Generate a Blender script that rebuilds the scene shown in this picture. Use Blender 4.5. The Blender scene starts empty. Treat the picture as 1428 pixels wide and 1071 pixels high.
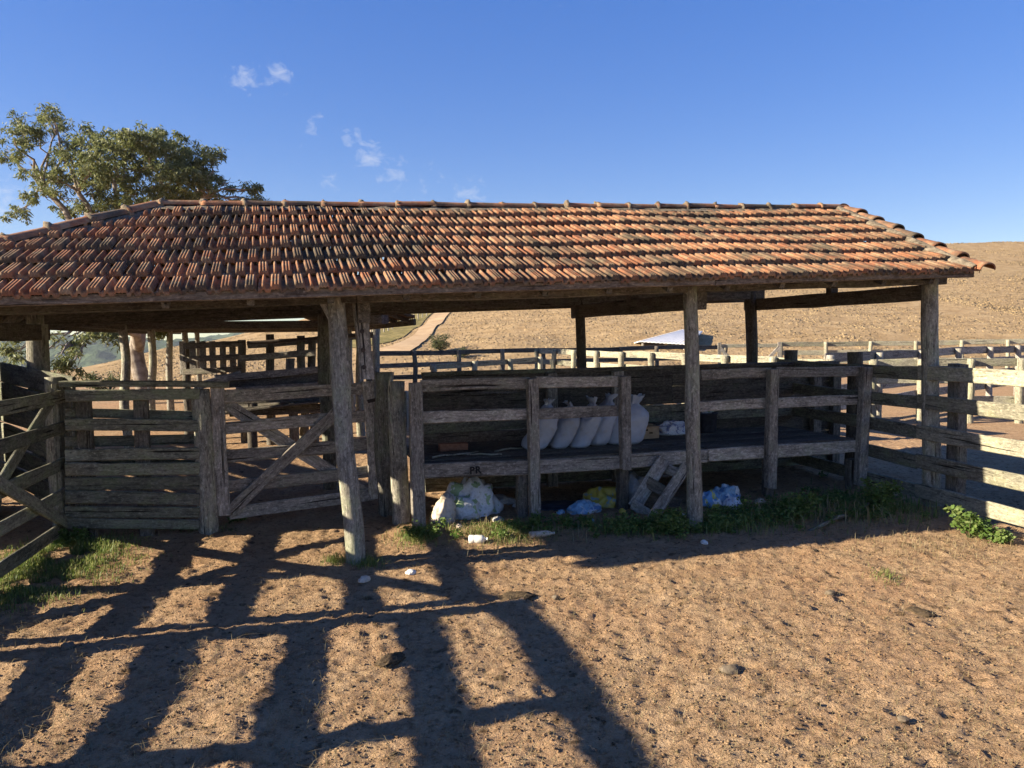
import bpy, bmesh, math, random
import numpy as np
from mathutils import Vector, Matrix, noise as mnoise
random.seed(7); rng = np.random.default_rng(11)
scene = bpy.context.scene
R = math.radians
V3 = Vector

# ------------------------------------------------------------------ camera
FPX, CX, CY, HC = 1031.0, 714.0, 535.5, 2.0
PITCH, ROLL = R(3.8), R(0.7)
fwd = V3((0, math.cos(PITCH), -math.sin(PITCH)))
rt = (Matrix.Rotation(ROLL, 3, fwd) @ V3((1, 0, 0))).normalized()
upv = rt.cross(fwd).normalized()
CAM = V3((0, 0, HC))
cd = bpy.data.cameras.new('camera'); cam = bpy.data.objects.new('camera', cd)
scene.collection.objects.link(cam); scene.camera = cam
cd.sensor_width = 36; cd.lens = 36 * FPX / 1428; cd.clip_start = .05; cd.clip_end = 6000
cam.matrix_world = Matrix.Translation(CAM) @ Matrix((rt, upv, -fwd)).transposed().to_4x4()

# ------------------------------------------------------------------ world, sun, exposure
SUN_EL = R(21.5)
TRAV = V3((math.cos(R(13)), math.sin(R(13)), 0))
w = bpy.data.worlds.new('World'); scene.world = w; w.use_nodes = True
nt = w.node_tree; nt.nodes.clear()
n_out = nt.nodes.new('ShaderNodeOutputWorld'); n_bg = nt.nodes.new('ShaderNodeBackground')
n_sky = nt.nodes.new('ShaderNodeTexSky'); n_sky.sky_type = 'NISHITA'; n_sky.sun_disc = False
n_sky.sun_elevation = SUN_EL; n_sky.sun_rotation = math.atan2(-TRAV.x, -TRAV.y)
n_sky.altitude = 800; n_sky.air_density = 1.0; n_sky.dust_density = .15; n_sky.ozone_density = 2.4
SKY_STRENGTH = .054
n_bg.inputs['Strength'].default_value = SKY_STRENGTH
def wn(t, **k):
    n = nt.nodes.new(t)
    for a, b in k.items(): setattr(n, a, b)
    return n
# thin cirrus wisps: fine noise, kept to the drifts that the sky shows
def raydir(px, py):
    return (fwd + rt * ((px - CX) / FPX) - upv * ((py - CY) / FPX)).normalized()
tc = wn('ShaderNodeTexCoord')
nrm = wn('ShaderNodeVectorMath', operation='NORMALIZE'); nt.links.new(tc.outputs['Generated'], nrm.inputs[0])
nz = wn('ShaderNodeTexNoise'); nz.inputs['Scale'].default_value = 46; nz.inputs['Detail'].default_value = 7; nz.inputs['Roughness'].default_value = .62; nz.inputs['Distortion'].default_value = .55
mp = wn('ShaderNodeMapping'); mp.inputs['Scale'].default_value = (1, 1, 1.5); mp.inputs['Rotation'].default_value = (0, .5, 0)
nt.links.new(nrm.outputs[0], mp.inputs['Vector']); nt.links.new(mp.outputs[0], nz.inputs['Vector'])
acc = None
for px, py, rad, amp in [(340, 106, .034, 1.0), (390, 106, .032, .95), (445, 165, .022, .45), (485, 190, .034, .9), (515, 220, .040, 1.0),
                         (545, 240, .045, .75), (590, 250, .045, .7), (462, 255, .03, .75), (655, 270, .05, .7), (430, 180, .03, .7), (-10, 275, .10, .75), (15, 240, .05, .5), (-40, 330, .12, .7)]:
    d = wn('ShaderNodeVectorMath', operation='DISTANCE'); d.inputs[1].default_value = raydir(px, py)
    nt.links.new(nrm.outputs[0], d.inputs[0])
    m = wn('ShaderNodeMapRange', interpolation_type='SMOOTHSTEP'); m.inputs['From Min'].default_value = 0; m.inputs['From Max'].default_value = rad
    m.inputs['To Min'].default_value = amp; m.inputs['To Max'].default_value = 0
    nt.links.new(d.outputs['Value'], m.inputs['Value'])
    if acc is None: acc = m.outputs[0]
    else:
        mx = wn('ShaderNodeMath', operation='MAXIMUM'); nt.links.new(acc, mx.inputs[0]); nt.links.new(m.outputs[0], mx.inputs[1]); acc = mx.outputs[0]
s1 = wn('ShaderNodeMath', operation='MULTIPLY_ADD'); s1.inputs[1].default_value = .36; s1.inputs[2].default_value = -.71
nt.links.new(acc, s1.inputs[0])
s2 = wn('ShaderNodeMath', operation='ADD'); nt.links.new(s1.outputs[0], s2.inputs[0]); nt.links.new(nz.outputs['Fac'], s2.inputs[1])
s3 = wn('ShaderNodeMath', operation='MULTIPLY', use_clamp=True); s3.inputs[1].default_value = 1.9; nt.links.new(s2.outputs[0], s3.inputs[0])
cm = wn('ShaderNodeMixRGB'); cm.inputs['Color2'].default_value = (4.6, 4.75, 5.1, 1)
s4 = wn('ShaderNodeMath', operation='MULTIPLY'); s4.inputs[1].default_value = .85; nt.links.new(s3.outputs[0], s4.inputs[0])
nt.links.new(s4.outputs[0], cm.inputs['Fac']); 
n_hs = wn('ShaderNodeHueSaturation'); n_hs.inputs['Hue'].default_value = .53; n_hs.inputs['Saturation'].default_value = 1.98; n_hs.inputs['Value'].default_value = 2.05
n_gm = wn('ShaderNodeGamma'); n_gm.inputs['Gamma'].default_value = .5; nt.links.new(n_sky.outputs[0], n_gm.inputs['Color']); nt.links.new(n_gm.outputs[0], n_hs.inputs['Color']); nt.links.new(n_hs.outputs[0], cm.inputs['Color1'])
nt.links.new(cm.outputs[0], n_bg.inputs['Color']); nt.links.new(n_bg.outputs[0], n_out.inputs['Surface'])

sd = bpy.data.lights.new('sun', 'SUN'); sd.energy = 4.7; sd.angle = R(.53); sd.color = (1, .87, .66)
sun = bpy.data.objects.new('sun', sd); scene.collection.objects.link(sun)
ldir = V3((TRAV.x * math.cos(SUN_EL), TRAV.y * math.cos(SUN_EL), -math.sin(SUN_EL)))
sun.rotation_euler = ldir.to_track_quat('-Z', 'Y').to_euler(); sun.location = (-20, -5, 15)
vs = scene.view_settings; vs.view_transform = 'Standard'; vs.look = 'None'; vs.exposure = 1.8; vs.gamma = 1

# ------------------------------------------------------------------ pixel helpers
def ray(px, py): return fwd + rt * ((px - CX) / FPX) - upv * ((py - CY) / FPX)
def G(px, py, z=0.0):
    d = ray(px, py); t = (z - HC) / d.z; return CAM + d * t
def VP(px, py, A, d):                       # hit the upright plane through A along d
    n = V3((-d[1], d[0], 0)); r = ray(px, py)
    t = (V3((A[0], A[1], 0)) - V3((0, 0, 0))).dot(n) / r.dot(n); return CAM + r * t
def AT(px, py, Y):
    r = ray(px, py); return CAM + r * (Y / r.y)

YAW = R(17)
U = V3((math.cos(YAW), math.sin(YAW), 0)); W = V3((-math.sin(YAW), math.cos(YAW), 0)); UP = V3((0, 0, 1))
O = G(497, 783)
def S(s, d, z=0): return O + U * s + W * d + UP * z
def SV(px, py, d):                          # point on the shed's upright plane at depth d
    return VP(px, py, S(0, d), U)
def sval(p): return (p - O).dot(U)

# ------------------------------------------------------------------ objects, tree of parts
COL = scene.collection
WM = {}
def link(o, parent, M):
    COL.objects.link(o); WM[o.name] = M.copy()
    if parent is not None:
        o.parent = parent; o.matrix_basis = WM[parent.name].inverted() @ M
    else: o.matrix_basis = M
    return o
def thing(name, label, cat, loc, group=None):
    o = bpy.data.objects.new(name, None); o.empty_display_size = .2
    link(o, None, Matrix.Translation(loc)); o['label'] = label; o['category'] = cat
    if group: o['group'] = group
    return o
def tag(o, label, cat, group=None, kind=None):
    if label: o['label'] = label
    if cat: o['category'] = cat
    if group: o['group'] = group
    if kind: o['kind'] = kind
    return o
def mesh(name, vs_, fs, mat, smooth=False):
    me = bpy.data.meshes.new(name); me.from_pydata([tuple(v) for v in vs_], [], fs); me.materials.append(mat)
    if smooth: me.shade_smooth()
    me.update(); return me
def npmesh(name, verts, quads, mat, smooth=False):
    me = bpy.data.meshes.new(name); nv, nf, k = len(verts), len(quads), quads.shape[1]
    me.vertices.add(nv); me.vertices.foreach_set('co', np.ascontiguousarray(verts, dtype=np.float32).ravel())
    me.loops.add(nf * k); me.loops.foreach_set('vertex_index', np.ascontiguousarray(quads, dtype=np.int32).ravel())
    me.polygons.add(nf); me.polygons.foreach_set('loop_start', np.arange(0, nf * k, k, dtype=np.int32))
    me.polygons.foreach_set('loop_total', np.full(nf, k, dtype=np.int32))
    me.update(calc_edges=True); me.validate()
    if smooth: me.shade_smooth()
    me.materials.append(mat); return me
def obj(name, me, parent=None, M=None):
    return link(bpy.data.objects.new(name, me), parent, M if M is not None else Matrix.Identity(4))

# ------------------------------------------------------------------ materials
def mat(name, rough=.85, spec=.2):
    m = bpy.data.materials.new(name); m.use_nodes = True
    b = m.node_tree.nodes['Principled BSDF']; b.inputs['Roughness'].default_value = rough
    b.inputs['Specular IOR Level'].default_value = spec
    return m, m.node_tree, b
class N:
    def __init__(s, nt): s.nt = nt
    def n(s, t, **k):
        x = s.nt.nodes.new(t)
        for a, b in k.items(): setattr(x, a, b)
        return x
    def l(s, a, b): s.nt.links.new(a, b)
    def noise(s, vec, scale, detail=5, rough=.6, dist=0):
        x = s.n('ShaderNodeTexNoise'); x.inputs['Scale'].default_value = scale; x.inputs['Detail'].default_value = detail
        x.inputs['Roughness'].default_value = rough; x.inputs['Distortion'].default_value = dist
        if vec is not None: s.l(vec, x.inputs['Vector'])
        return x.outputs['Fac']
    def ramp(s, fac, stops):
        x = s.n('ShaderNodeValToRGB'); e = x.color_ramp.elements
        while len(e) < len(stops): e.new(.5)
        for i, (p, c) in enumerate(stops):
            e[i].position = p; e[i].color = (*c, 1) if len(c) == 3 else c
        s.l(fac, x.inputs['Fac']); return x.outputs['Color']
    def rng(s, fac, a, b, c=0, d=1):
        x = s.n('ShaderNodeMapRange'); x.inputs['From Min'].default_value = a; x.inputs['From Max'].default_value = b
        x.inputs['To Min'].default_value = c; x.inputs['To Max'].default_value = d; s.l(fac, x.inputs['Value']); return x.outputs[0]
    def mix(s, fac, a, b, mode='MIX'):
        x = s.n('ShaderNodeMixRGB', blend_type=mode)
        if isinstance(fac, (int, float)): x.inputs['Fac'].default_value = fac
        else: s.l(fac, x.inputs['Fac'])
        for i, c in ((1, a), (2, b)):
            if isinstance(c, tuple): x.inputs[i].default_value = (*c, 1)
            else: s.l(c, x.inputs[i])
        return x.outputs[0]
    def math(s, op, a, b=None, clamp=False):
        x = s.n('ShaderNodeMath', operation=op, use_clamp=clamp)
        for i, c in ((0, a), (1, b)):
            if c is None: continue
            if isinstance(c, (int, float)): x.inputs[i].default_value = c
            else: s.l(c, x.inputs[i])
        return x.outputs[0]
    def mapv(s, vec, scale=(1, 1, 1), loc=None):
        x = s.n('ShaderNodeMapping'); x.inputs['Scale'].default_value = scale
        s.l(vec, x.inputs['Vector'])
        if loc is not None: s.l(loc, x.inputs['Location'])
        return x.outputs[0]
    def bump(s, h, strength, dist, b):
        x = s.n('ShaderNodeBump'); x.inputs['Strength'].default_value = strength; x.inputs['Distance'].default_value = dist
        s.l(h, x.inputs['Height']); s.l(x.outputs[0], b.inputs['Normal']); return x

def wood(name, dark, light, lichen=(.2, .22, .12), lich=.35, rough=.9):
    m, t, b = mat(name, rough, .12); k = N(t)
    tcn = k.n('ShaderNodeTexCoord'); oi = k.n('ShaderNodeObjectInfo')
    off = k.n('ShaderNodeCombineXYZ')
    k.l(k.math('MULTIPLY', oi.outputs['Random'], 37.0), off.inputs[0]); k.l(k.math('MULTIPLY', oi.outputs['Random'], 11.0), off.inputs[1])
    g = k.mapv(tcn.outputs['Object'], (3.2, 24, 24), off.outputs[0])
    gr = k.noise(g, 1.0, 7, .7, .5)
    fine = k.noise(k.mapv(tcn.outputs['Object'], (14, 95, 95), off.outputs[0]), 1.0, 4, .65)
    blot = k.noise(k.mapv(tcn.outputs['Object'], (3.5, 6, 6), off.outputs[0]), 1.0, 6, .68)
    speck = k.noise(k.mapv(tcn.outputs['Object'], (26, 44, 44), off.outputs[0]), 1.0, 5, .72)
    base = k.mix(k.rng(gr, .34, .66), dark, light)
    base = k.mix(k.rng(fine, .42, .7, 0, .65), base, tuple(c * .3 for c in dark))
    base = k.mix(k.rng(blot, .5, .62, 0, lich), base, lichen)
    base = k.mix(k.rng(blot, .46, .34, 0, .6), base, tuple(c * .5 for c in dark))
    base = k.mix(k.rng(speck, .54, .66, 0, .6), base, tuple(min(1, c * 1.45) for c in light))
    base = k.mix(k.rng(speck, .44, .33, 0, .75), base, tuple(c * .3 for c in dark))
    crack = k.noise(k.mapv(tcn.outputs['Object'], (1.3, 46, 46), off.outputs[0]), 1.0, 2, .5)
    base = k.mix(k.rng(crack, .35, .30), base, tuple(c * .18 for c in dark))
    v = k.rng(oi.outputs['Random'], 0, 1, .72, 1.32)
    hs = k.n('ShaderNodeHueSaturation'); k.l(base, hs.inputs['Color']); k.l(v, hs.inputs['Value'])
    k.l(hs.outputs[0], b.inputs['Base Color'])
    hgt = k.math('ADD', k.math('MULTIPLY', gr, .7), k.math('MULTIPLY', k.rng(crack, .3, .36), .6))
    k.bump(k.math('ADD', hgt, k.math('MULTIPLY', speck, .5)), .8, .014, b)
    return m
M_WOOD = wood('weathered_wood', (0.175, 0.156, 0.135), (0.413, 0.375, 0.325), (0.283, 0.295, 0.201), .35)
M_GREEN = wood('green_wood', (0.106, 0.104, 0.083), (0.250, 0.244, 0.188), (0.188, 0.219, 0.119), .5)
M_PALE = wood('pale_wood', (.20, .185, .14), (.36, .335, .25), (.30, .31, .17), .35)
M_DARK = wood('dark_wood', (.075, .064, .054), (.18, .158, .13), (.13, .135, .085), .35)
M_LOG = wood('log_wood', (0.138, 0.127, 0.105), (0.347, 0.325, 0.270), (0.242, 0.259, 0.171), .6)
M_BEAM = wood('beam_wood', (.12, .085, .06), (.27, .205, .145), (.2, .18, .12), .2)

def tile_mat():
    m, t, b = mat('clay_tile', .88, .15); k = N(t)
    oi = k.n('ShaderNodeObjectInfo'); ge = k.n('ShaderNodeNewGeometry')
    rnd = k.math('FRACT', k.math('ADD', k.math('MULTIPLY', oi.outputs['Random'], 7.31), ge.outputs['Random Per Island']))
    base = k.ramp(rnd, [(0, (.20, .082, .045)), (.25, (.29, .122, .062)), (.5, (.25, .122, .068)), (.75, (.36, .16, .08)), (1, (.27, .155, .092))])
    p = ge.outputs['Position']
    n1 = k.noise(p, 9, 6, .65); n2 = k.noise(p, 1.1, 4, .6); n3 = k.noise(p, 45, 4, .7); n4 = k.noise(p, 3.6, 5, .65)
    base = k.mix(k.rng(n1, .47, .63, 0, .62), base, (0.319, 0.252, 0.157))
    rr = k.math('MULTIPLY', k.math('SUBTRACT', rnd, .5), .07)
    dk = k.rng(k.math('ADD', k.math('ADD', k.math('MULTIPLY', n2, .5), k.math('MULTIPLY', n4, .5)), rr), .45, .58, 0, .88)
    base = k.mix(dk, base, (0.071, 0.063, 0.046))
    base = k.mix(k.rng(n3, .58, .72, 0, .7), base, (0.049, 0.041, 0.034))
    base = k.mix(k.rng(n3, .36, .28, 0, .5), base, (0.373, 0.332, 0.249))
    k.l(base, b.inputs['Base Color'])
    k.bump(k.math('ADD', n3, n1), .5, .008, b); return m
M_TILE = tile_mat()
def simple(name, c1, c2, scale=20, rough=.8, spec=.2, bump=.3, bd=.01, coord='pos'):
    m, t, b = mat(name, rough, spec); k = N(t)
    vec = k.n('ShaderNodeNewGeometry').outputs['Position'] if coord == 'pos' else k.n('ShaderNodeTexCoord').outputs['Object']
    a = k.noise(vec, scale, 6, .65)
    k.l(k.mix(k.rng(a, .35, .68), c1, c2), b.inputs['Base Color'])
    if bump: k.bump(a, bump, bd, b)
    return m
M_MORTAR = simple('mortar', (0.080, 0.064, 0.046), (0.272, 0.224, 0.160), 13, .95, .1, .9, .03)
M_BARK = simple('bark', (0.136, 0.104, 0.080), (0.336, 0.296, 0.248), 5, .9, .1, .6, .03)
M_STONE = simple('stone', (0.092, 0.071, 0.050), (0.176, 0.143, 0.105), 30, .9, .15, .5, .01)
M_DUNG = simple('dung', (.045, .032, .02), (.11, .08, .05), 40, .95, .1, .7, .02)
M_METAL = simple('galvanised_roof', (0.558, 0.567, 0.576), (0.702, 0.702, 0.702), 3, .5, .5, .05)
M_IRON = simple('old_iron', (.03, .025, .022), (.09, .06, .045), 30, .7, .4, .3, .004)
M_PRINT = simple('black_paint', (.015, .015, .016), (.03, .03, .03), 30, .8, .2, 0)
M_BRICK = simple('clay_brick', (.22, .10, .06), (.34, .17, .11), 30, .9, .1, .5, .006)
M_RUBBER = simple('dark_plastic', (.02, .022, .03), (.05, .055, .07), 20, .55, .4, .1)

def plastic(name, c1, c2, c3=None, thr=.55, scale=6, rough=.42, trans=0):
    m, t, b = mat(name, rough, .4); k = N(t); vec = k.n('ShaderNodeTexCoord').outputs['Object']
    a = k.noise(vec, scale, 3, .5, .6); d = k.noise(vec, scale * 5, 5, .7)
    c = k.mix(k.rng(a, thr, thr + .03), c1, c2)
    if c3: c = k.mix(k.rng(k.noise(vec, scale * 1.7, 2, .5), .58, .6), c, c3)
    c = k.mix(k.rng(d, .48, .72, 0, .55), c, (.16, .12, .08))
    k.l(c, b.inputs['Base Color']); k.bump(d, .35, .006, b)
    return m
M_SACKW = plastic('white_plastic', (0.578, 0.586, 0.578), (0.510, 0.527, 0.510), (0.255, 0.357, 0.187), .6)
M_SACKY = plastic('yellow_plastic', (.50, .38, .06), (.42, .36, .13), (.22, .30, .30), .6)
M_SACKB = plastic('blue_plastic', (.20, .36, .50), (.58, .62, .64), (.10, .20, .36), .5)
M_SACKBY = plastic('blue_yellow_plastic', (.13, .30, .52), (.55, .50, .06), (.6, .62, .64), .52)
M_SACKG = plastic('grey_plastic', (.30, .30, .29), (.42, .41, .38), None, .5)
M_SACKT = plastic('tan_plastic', (.50, .43, .35), (.42, .35, .27), None, .5)
M_PRINTBAG = plastic('printed_plastic', (.66, .68, .72), (.22, .24, .38), None, .56, 14)
M_BOTTLE = plastic('bottle_plastic', (0.640, 0.640, 0.608), (0.576, 0.576, 0.544), None, .7)

def sack_mat():
    m, t, b = mat('woven_sack', .6, .3); k = N(t); tcn = k.n('ShaderNodeTexCoord'); oi = k.n('ShaderNodeObjectInfo')
    vec = tcn.outputs['Object']
    a = k.noise(vec, 5, 5, .6); f = k.noise(vec, 140, 2, .5)
    c = k.mix(k.rng(a, .4, .7), (.47, .52, .60), (.36, .40, .47))
    c = k.mix(k.rng(k.noise(vec, 9, 5, .7), .56, .7, 0, .5), c, (.36, .33, .28))
    hs = k.n('ShaderNodeHueSaturation'); k.l(c, hs.inputs['Color']); k.l(k.rng(oi.outputs['Random'], 0, 1, .88, 1.08), hs.inputs['Value'])
    k.l(hs.outputs[0], b.inputs['Base Color'])
    wv = k.noise(k.mapv(vec, (14, 14, 5)), 1, 4, .6, .8)
    k.bump(k.math('ADD', wv, k.math('MULTIPLY', f, .15)), .6, .018, b); return m
M_SACK = sack_mat()
def card_mat():
    m, t, b = mat('cardboard', .9, .1); k = N(t); vec = k.n('ShaderNodeTexCoord').outputs['Object']
    k.l(k.mix(k.rng(k.noise(vec, 12, 5, .6), .4, .7), (.34, .24, .15), (.46, .35, .23)), b.inputs['Base Color']); return m
M_CARD = card_mat()

def soil_mat():
    m, t, b = mat('dry_soil', .97, .06); k = N(t); p = k.n('ShaderNodeNewGeometry').outputs['Position']
    big = k.noise(p, .55, 4, .6); mid = k.noise(p, 3.2, 5, .65); sm = k.noise(p, 17, 6, .7); fine = k.noise(p, 75, 4, .7)
    strw = k.noise(k.mapv(p, (1, 1, 1)), 130, 2, .5, 2.2)
    c = k.mix(k.rng(mid, .3, .72), (0.313, 0.194, 0.110), (0.446, 0.313, 0.190))
    c = k.mix(k.rng(big, .48, .72, 0, .5), c, (0.380, 0.214, 0.119))
    c = k.mix(k.rng(sm, .49, .64, 0, .8), c, (0.162, 0.099, 0.056))
    c = k.mix(k.rng(fine, .55, .75, 0, .7), c, (0.531, 0.418, 0.276))
    c = k.mix(k.rng(fine, .42, .28, 0, .6), c, (0.142, 0.086, 0.047))
    c = k.mix(k.rng(strw, .66, .72, 0, .6), c, (0.550, 0.466, 0.313))
    dk = k.noise(p, 7.5, 3, .55)
    c = k.mix(k.rng(dk, .62, .70, 0, .8), c, (0.080, 0.052, 0.028))
    k.l(c, b.inputs['Base Color'])
    h = k.math('ADD', k.math('MULTIPLY', sm, .8), k.math('MULTIPLY', fine, .5))
    k.bump(h, 1.0, .045, b); return m
M_SOIL = soil_mat()
def field_mat():
    m, t, b = mat('stubble_field', .97, .05); k = N(t); p = k.n('ShaderNodeNewGeometry').outputs['Position']
    a = k.noise(p, .9, 6, .7); c0 = k.noise(p, .035, 4, .6); rowv = k.noise(k.mapv(p, (.12, 1.0, 1)), 1.3, 4, .6)
    c = k.mix(k.rng(a, .35, .68), (0.248, 0.168, 0.088), (0.370, 0.269, 0.155))
    c = k.mix(k.rng(rowv, .5, .7, 0, .5), c, (0.194, 0.134, 0.071))
    c = k.mix(k.rng(c0, .52, .7, 0, .35), c, (0.269, 0.209, 0.108))
    c = k.mix(k.rng(k.noise(p, 3.2, 4, .7), .55, .7, 0, .5), c, (0.168, 0.110, 0.054))
    k.l(c, b.inputs['Base Color']); k.bump(a, .6, .22, b); return m
M_FIELD = field_mat()
M_STUB = simple('stubble_straw', (0.220, 0.153, 0.081), (0.324, 0.243, 0.141), .6, .95, .05, 0)
M_ROAD = simple('road_soil', (.34, .235, .14), (.45, .33, .205), .8, .95, .05, .3, .1)
M_VERGE = simple('verge_grass', (0.098, 0.091, 0.035), (0.238, 0.189, 0.084), .8, .95, .05, .6, .3)
M_WOODS = simple('forest_canopy', (.025, .045, .022), (.075, .10, .045), .06, .95, .05, .8, 6)
def leaf_mat(name, c1, c2, c3):
    m, t, b = mat(name, .55, .3); k = N(t); ge = k.n('ShaderNodeNewGeometry')
    c = k.ramp(ge.outputs['Random Per Island'], [(0, c1), (.55, c2), (1, c3)])
    k.l(c, b.inputs['Base Color'])
    tr = k.n('ShaderNodeBsdfTranslucent'); k.l(c, tr.inputs['Color']); mx = k.n('ShaderNodeMixShader'); mx.inputs[0].default_value = .38
    out = t.nodes['Material Output']; k.l(b.outputs[0], mx.inputs[1]); k.l(tr.outputs[0], mx.inputs[2]); k.l(mx.outputs[0], out.inputs['Surface'])
    return m
M_LEAF = leaf_mat('gum_leaf', (.07, .09, .03), (.145, .165, .055), (.27, .275, .13))
M_GRASS = leaf_mat('grass_blade', (0.092, 0.142, 0.030), (0.162, 0.223, 0.051), (0.304, 0.293, 0.112))
M_DRY = leaf_mat('dry_grass', (0.210, 0.161, 0.077), (0.294, 0.231, 0.119), (0.350, 0.294, 0.175))
M_WEED = leaf_mat('weed_leaf', (.06, .11, .022), (.115, .185, .04), (.18, .22, .07))
M_SHRUB = leaf_mat('shrub_leaf', (0.038, 0.053, 0.019), (0.075, 0.090, 0.034), (0.120, 0.120, 0.053))

# ------------------------------------------------------------------ terrain
def vnoise(x, y, seed=0):
    xi = np.floor(x).astype(np.int64); yi = np.floor(y).astype(np.int64); fx = x - xi; fy = y - yi
    def h(a, b):
        n = (a * 374761393 + b * 668265263 + seed * 1442695041) & 0xffffffff
        n = ((n ^ (n >> 13)) * 1274126177) & 0xffffffff
        return ((n ^ (n >> 16)) & 0xffff) / 65535.0
    fx = fx * fx * (3 - 2 * fx); fy = fy * fy * (3 - 2 * fy)
    return (h(xi, yi) * (1 - fx) + h(xi + 1, yi) * fx) * (1 - fy) + (h(xi, yi + 1) * (1 - fx) + h(xi + 1, yi + 1) * fx) * fy
CPX = np.array([-900, -300, 0, 120, 230, 300, 400, 550, 800, 1100, 1428, 2200.])
CPY = np.array([524, 524, 521, 515, 486, 475, 452, 410, 368, 347, 338, 336.])
CE = ((467 - (CPX - 714) * .0122) - CPY) / FPX
CK = (CPX - 714) / FPX
Y0, D0 = 33.0, 115.0
def H(x, y):
    x = np.asarray(x, float); y = np.asarray(y, float)
    k = np.clip(x / np.maximum(y, 5), -4, 4)
    hc = 2 + np.interp(k, CK, CE) * D0
    r = np.clip((y - Y0) / (D0 - Y0), 0, 1)
    h = hc * (.75 * r + .25 * r ** 2) * np.minimum(1, r * 6) ** .5
    h = h - np.clip(y - D0, 0, 1e9) ** 1.0 * .16 * np.clip((y - D0) / 30, 0, 1)
    h = np.maximum(h, -70)
    near = np.exp(-np.maximum(0, np.hypot(np.maximum(np.abs(x) - 7, 0), np.maximum(np.maximum(1.5 - y, y - 13), 0))) / 3)
    b = (vnoise(x * 1.3, y * 1.3, 1) - .5) * .03 + (vnoise(x * 3.7, y * 3.7, 2) - .5) * .016
    c = (vnoise(x * 11, y * 11, 3) - .5) * .018 + (vnoise(x * 23 + 5, y * 23, 4) - .5) * .015
    for sz, sd0 in ((.30, 40), (.43, 47)):            # hoof prints
        ci, cj = np.floor(x / sz), np.floor(y / sz); ox = ci * sz + sz * (.3 + .4 * vnoise(ci, cj, sd0)); oy = cj * sz + sz * (.3 + .4 * vnoise(ci, cj, sd0 + 1))
        dd = np.hypot((x - ox), (y - oy) * 1.25) / (.045 + .03 * vnoise(ci, cj, sd0 + 2)); on = vnoise(ci, cj, sd0 + 3) > .70
        c = c + on * (-.015 * np.exp(-dd ** 4) + .006 * np.exp(-((dd - 1.35) / .3) ** 2))
    c2 = np.maximum(0, vnoise(x * 21, y * 21 + 9, 5) - .70) * .04 + (vnoise(x * 39, y * 39, 6) - .5) * .012
    far = (vnoise(x * .25, y * .25, 8) - .5) * .35 * np.clip((y - Y0) / 10, 0, 1)
    return h + (b + c + c2) * near + far
def Hs(x, y): return float(H(np.array([x]), np.array([y]))[0])
def hitH(px, py, y1=400):
    r = ray(px, py); prev = None
    for Y in np.arange(8, y1, .5):
        p = CAM + r * (Y / r.y)
        if p.z <= Hs(p.x, p.y): return p
    return CAM + r * (y1 / r.y)

def grow(a, b, n, p=2.6): return a + (b - a) * np.linspace(0, 1, n + 1)[1:] ** p
xs = np.concatenate([grow(-6.5, -1800, 90)[::-1], np.arange(-6.5, 7.51, .024), grow(7.5, 1800, 90)])
yd = [2.0]
while yd[-1] < 13: yd.append(yd[-1] + .018 + max(0, yd[-1] - 3) * .0045)
yy = np.concatenate([grow(2.0, -300, 30)[::-1], np.array(yd), np.arange(yd[-1] + .2, Y0, .35), [Y0], Y0 + np.arange(1, 100) * 1.0, grow(Y0 + 99, 1900, 50)])
GX, GY = np.meshgrid(xs, yy); GZ = H(GX, GY)
nx, ny = len(xs), len(yy)
vert = np.stack([GX, GY, GZ], -1).reshape(-1, 3)
def gridq(j0, j1):
    i = np.arange(nx - 1); j = np.arange(j0, j1)[:, None]; a = j * nx + i
    return np.stack([a, a + 1, a + nx + 1, a + nx], -1).reshape(-1, 4)
jy = int(np.argmin(np.abs(yy - Y0)))
def sub(name, j0, j1, m):
    q = gridq(0, j1 - j0); return npmesh(name, vert[j0 * nx:(j1 + 1) * nx], q, m, True)
tag(obj('ground', sub('ground', 0, jy, M_SOIL)), None, None, kind='structure')
tag(obj('hill_field', sub('hill_field', jy, ny - 1, M_FIELD)), None, None, kind='structure')

# far wooded hills
def hillside(name, cx_, cy_, wx, wy, z0, top, seed):
    a = np.linspace(-1, 1, 220); bb = np.linspace(-1, 1, 70); A, B = np.meshgrid(a, bb)
    prof = np.exp(-(B * 1.6) ** 2) * (1 - .55 * np.abs(A) ** 1.6)
    X = cx_ + A * wx; Y = cy_ + B * wy
    Z = z0 + (top - z0) * prof * (.86 + .28 * vnoise(A * 3 + 7, B * 2, seed)) + (vnoise(X / 16, Y / 16, seed + 1) - .5) * 11 + (vnoise(X / 7, Y / 7, seed + 2) - .5) * 6
    i = np.arange(219); j = np.arange(69)[:, None]; q = (j * 220 + i)
    q = np.stack([q, q + 1, q + 221, q + 220], -1).reshape(-1, 4)
    tag(obj(name, npmesh(name, np.stack([X, Y, Z], -1).reshape(-1, 3), q, M_WOODS, True)), None, None, kind='structure')
hillside('wooded_hill', -700, 1050, 620, 330, -70, 14, 20)
hillside('wooded_hill', -260, 1350, 500, 300, -70, 30, 31)

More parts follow.
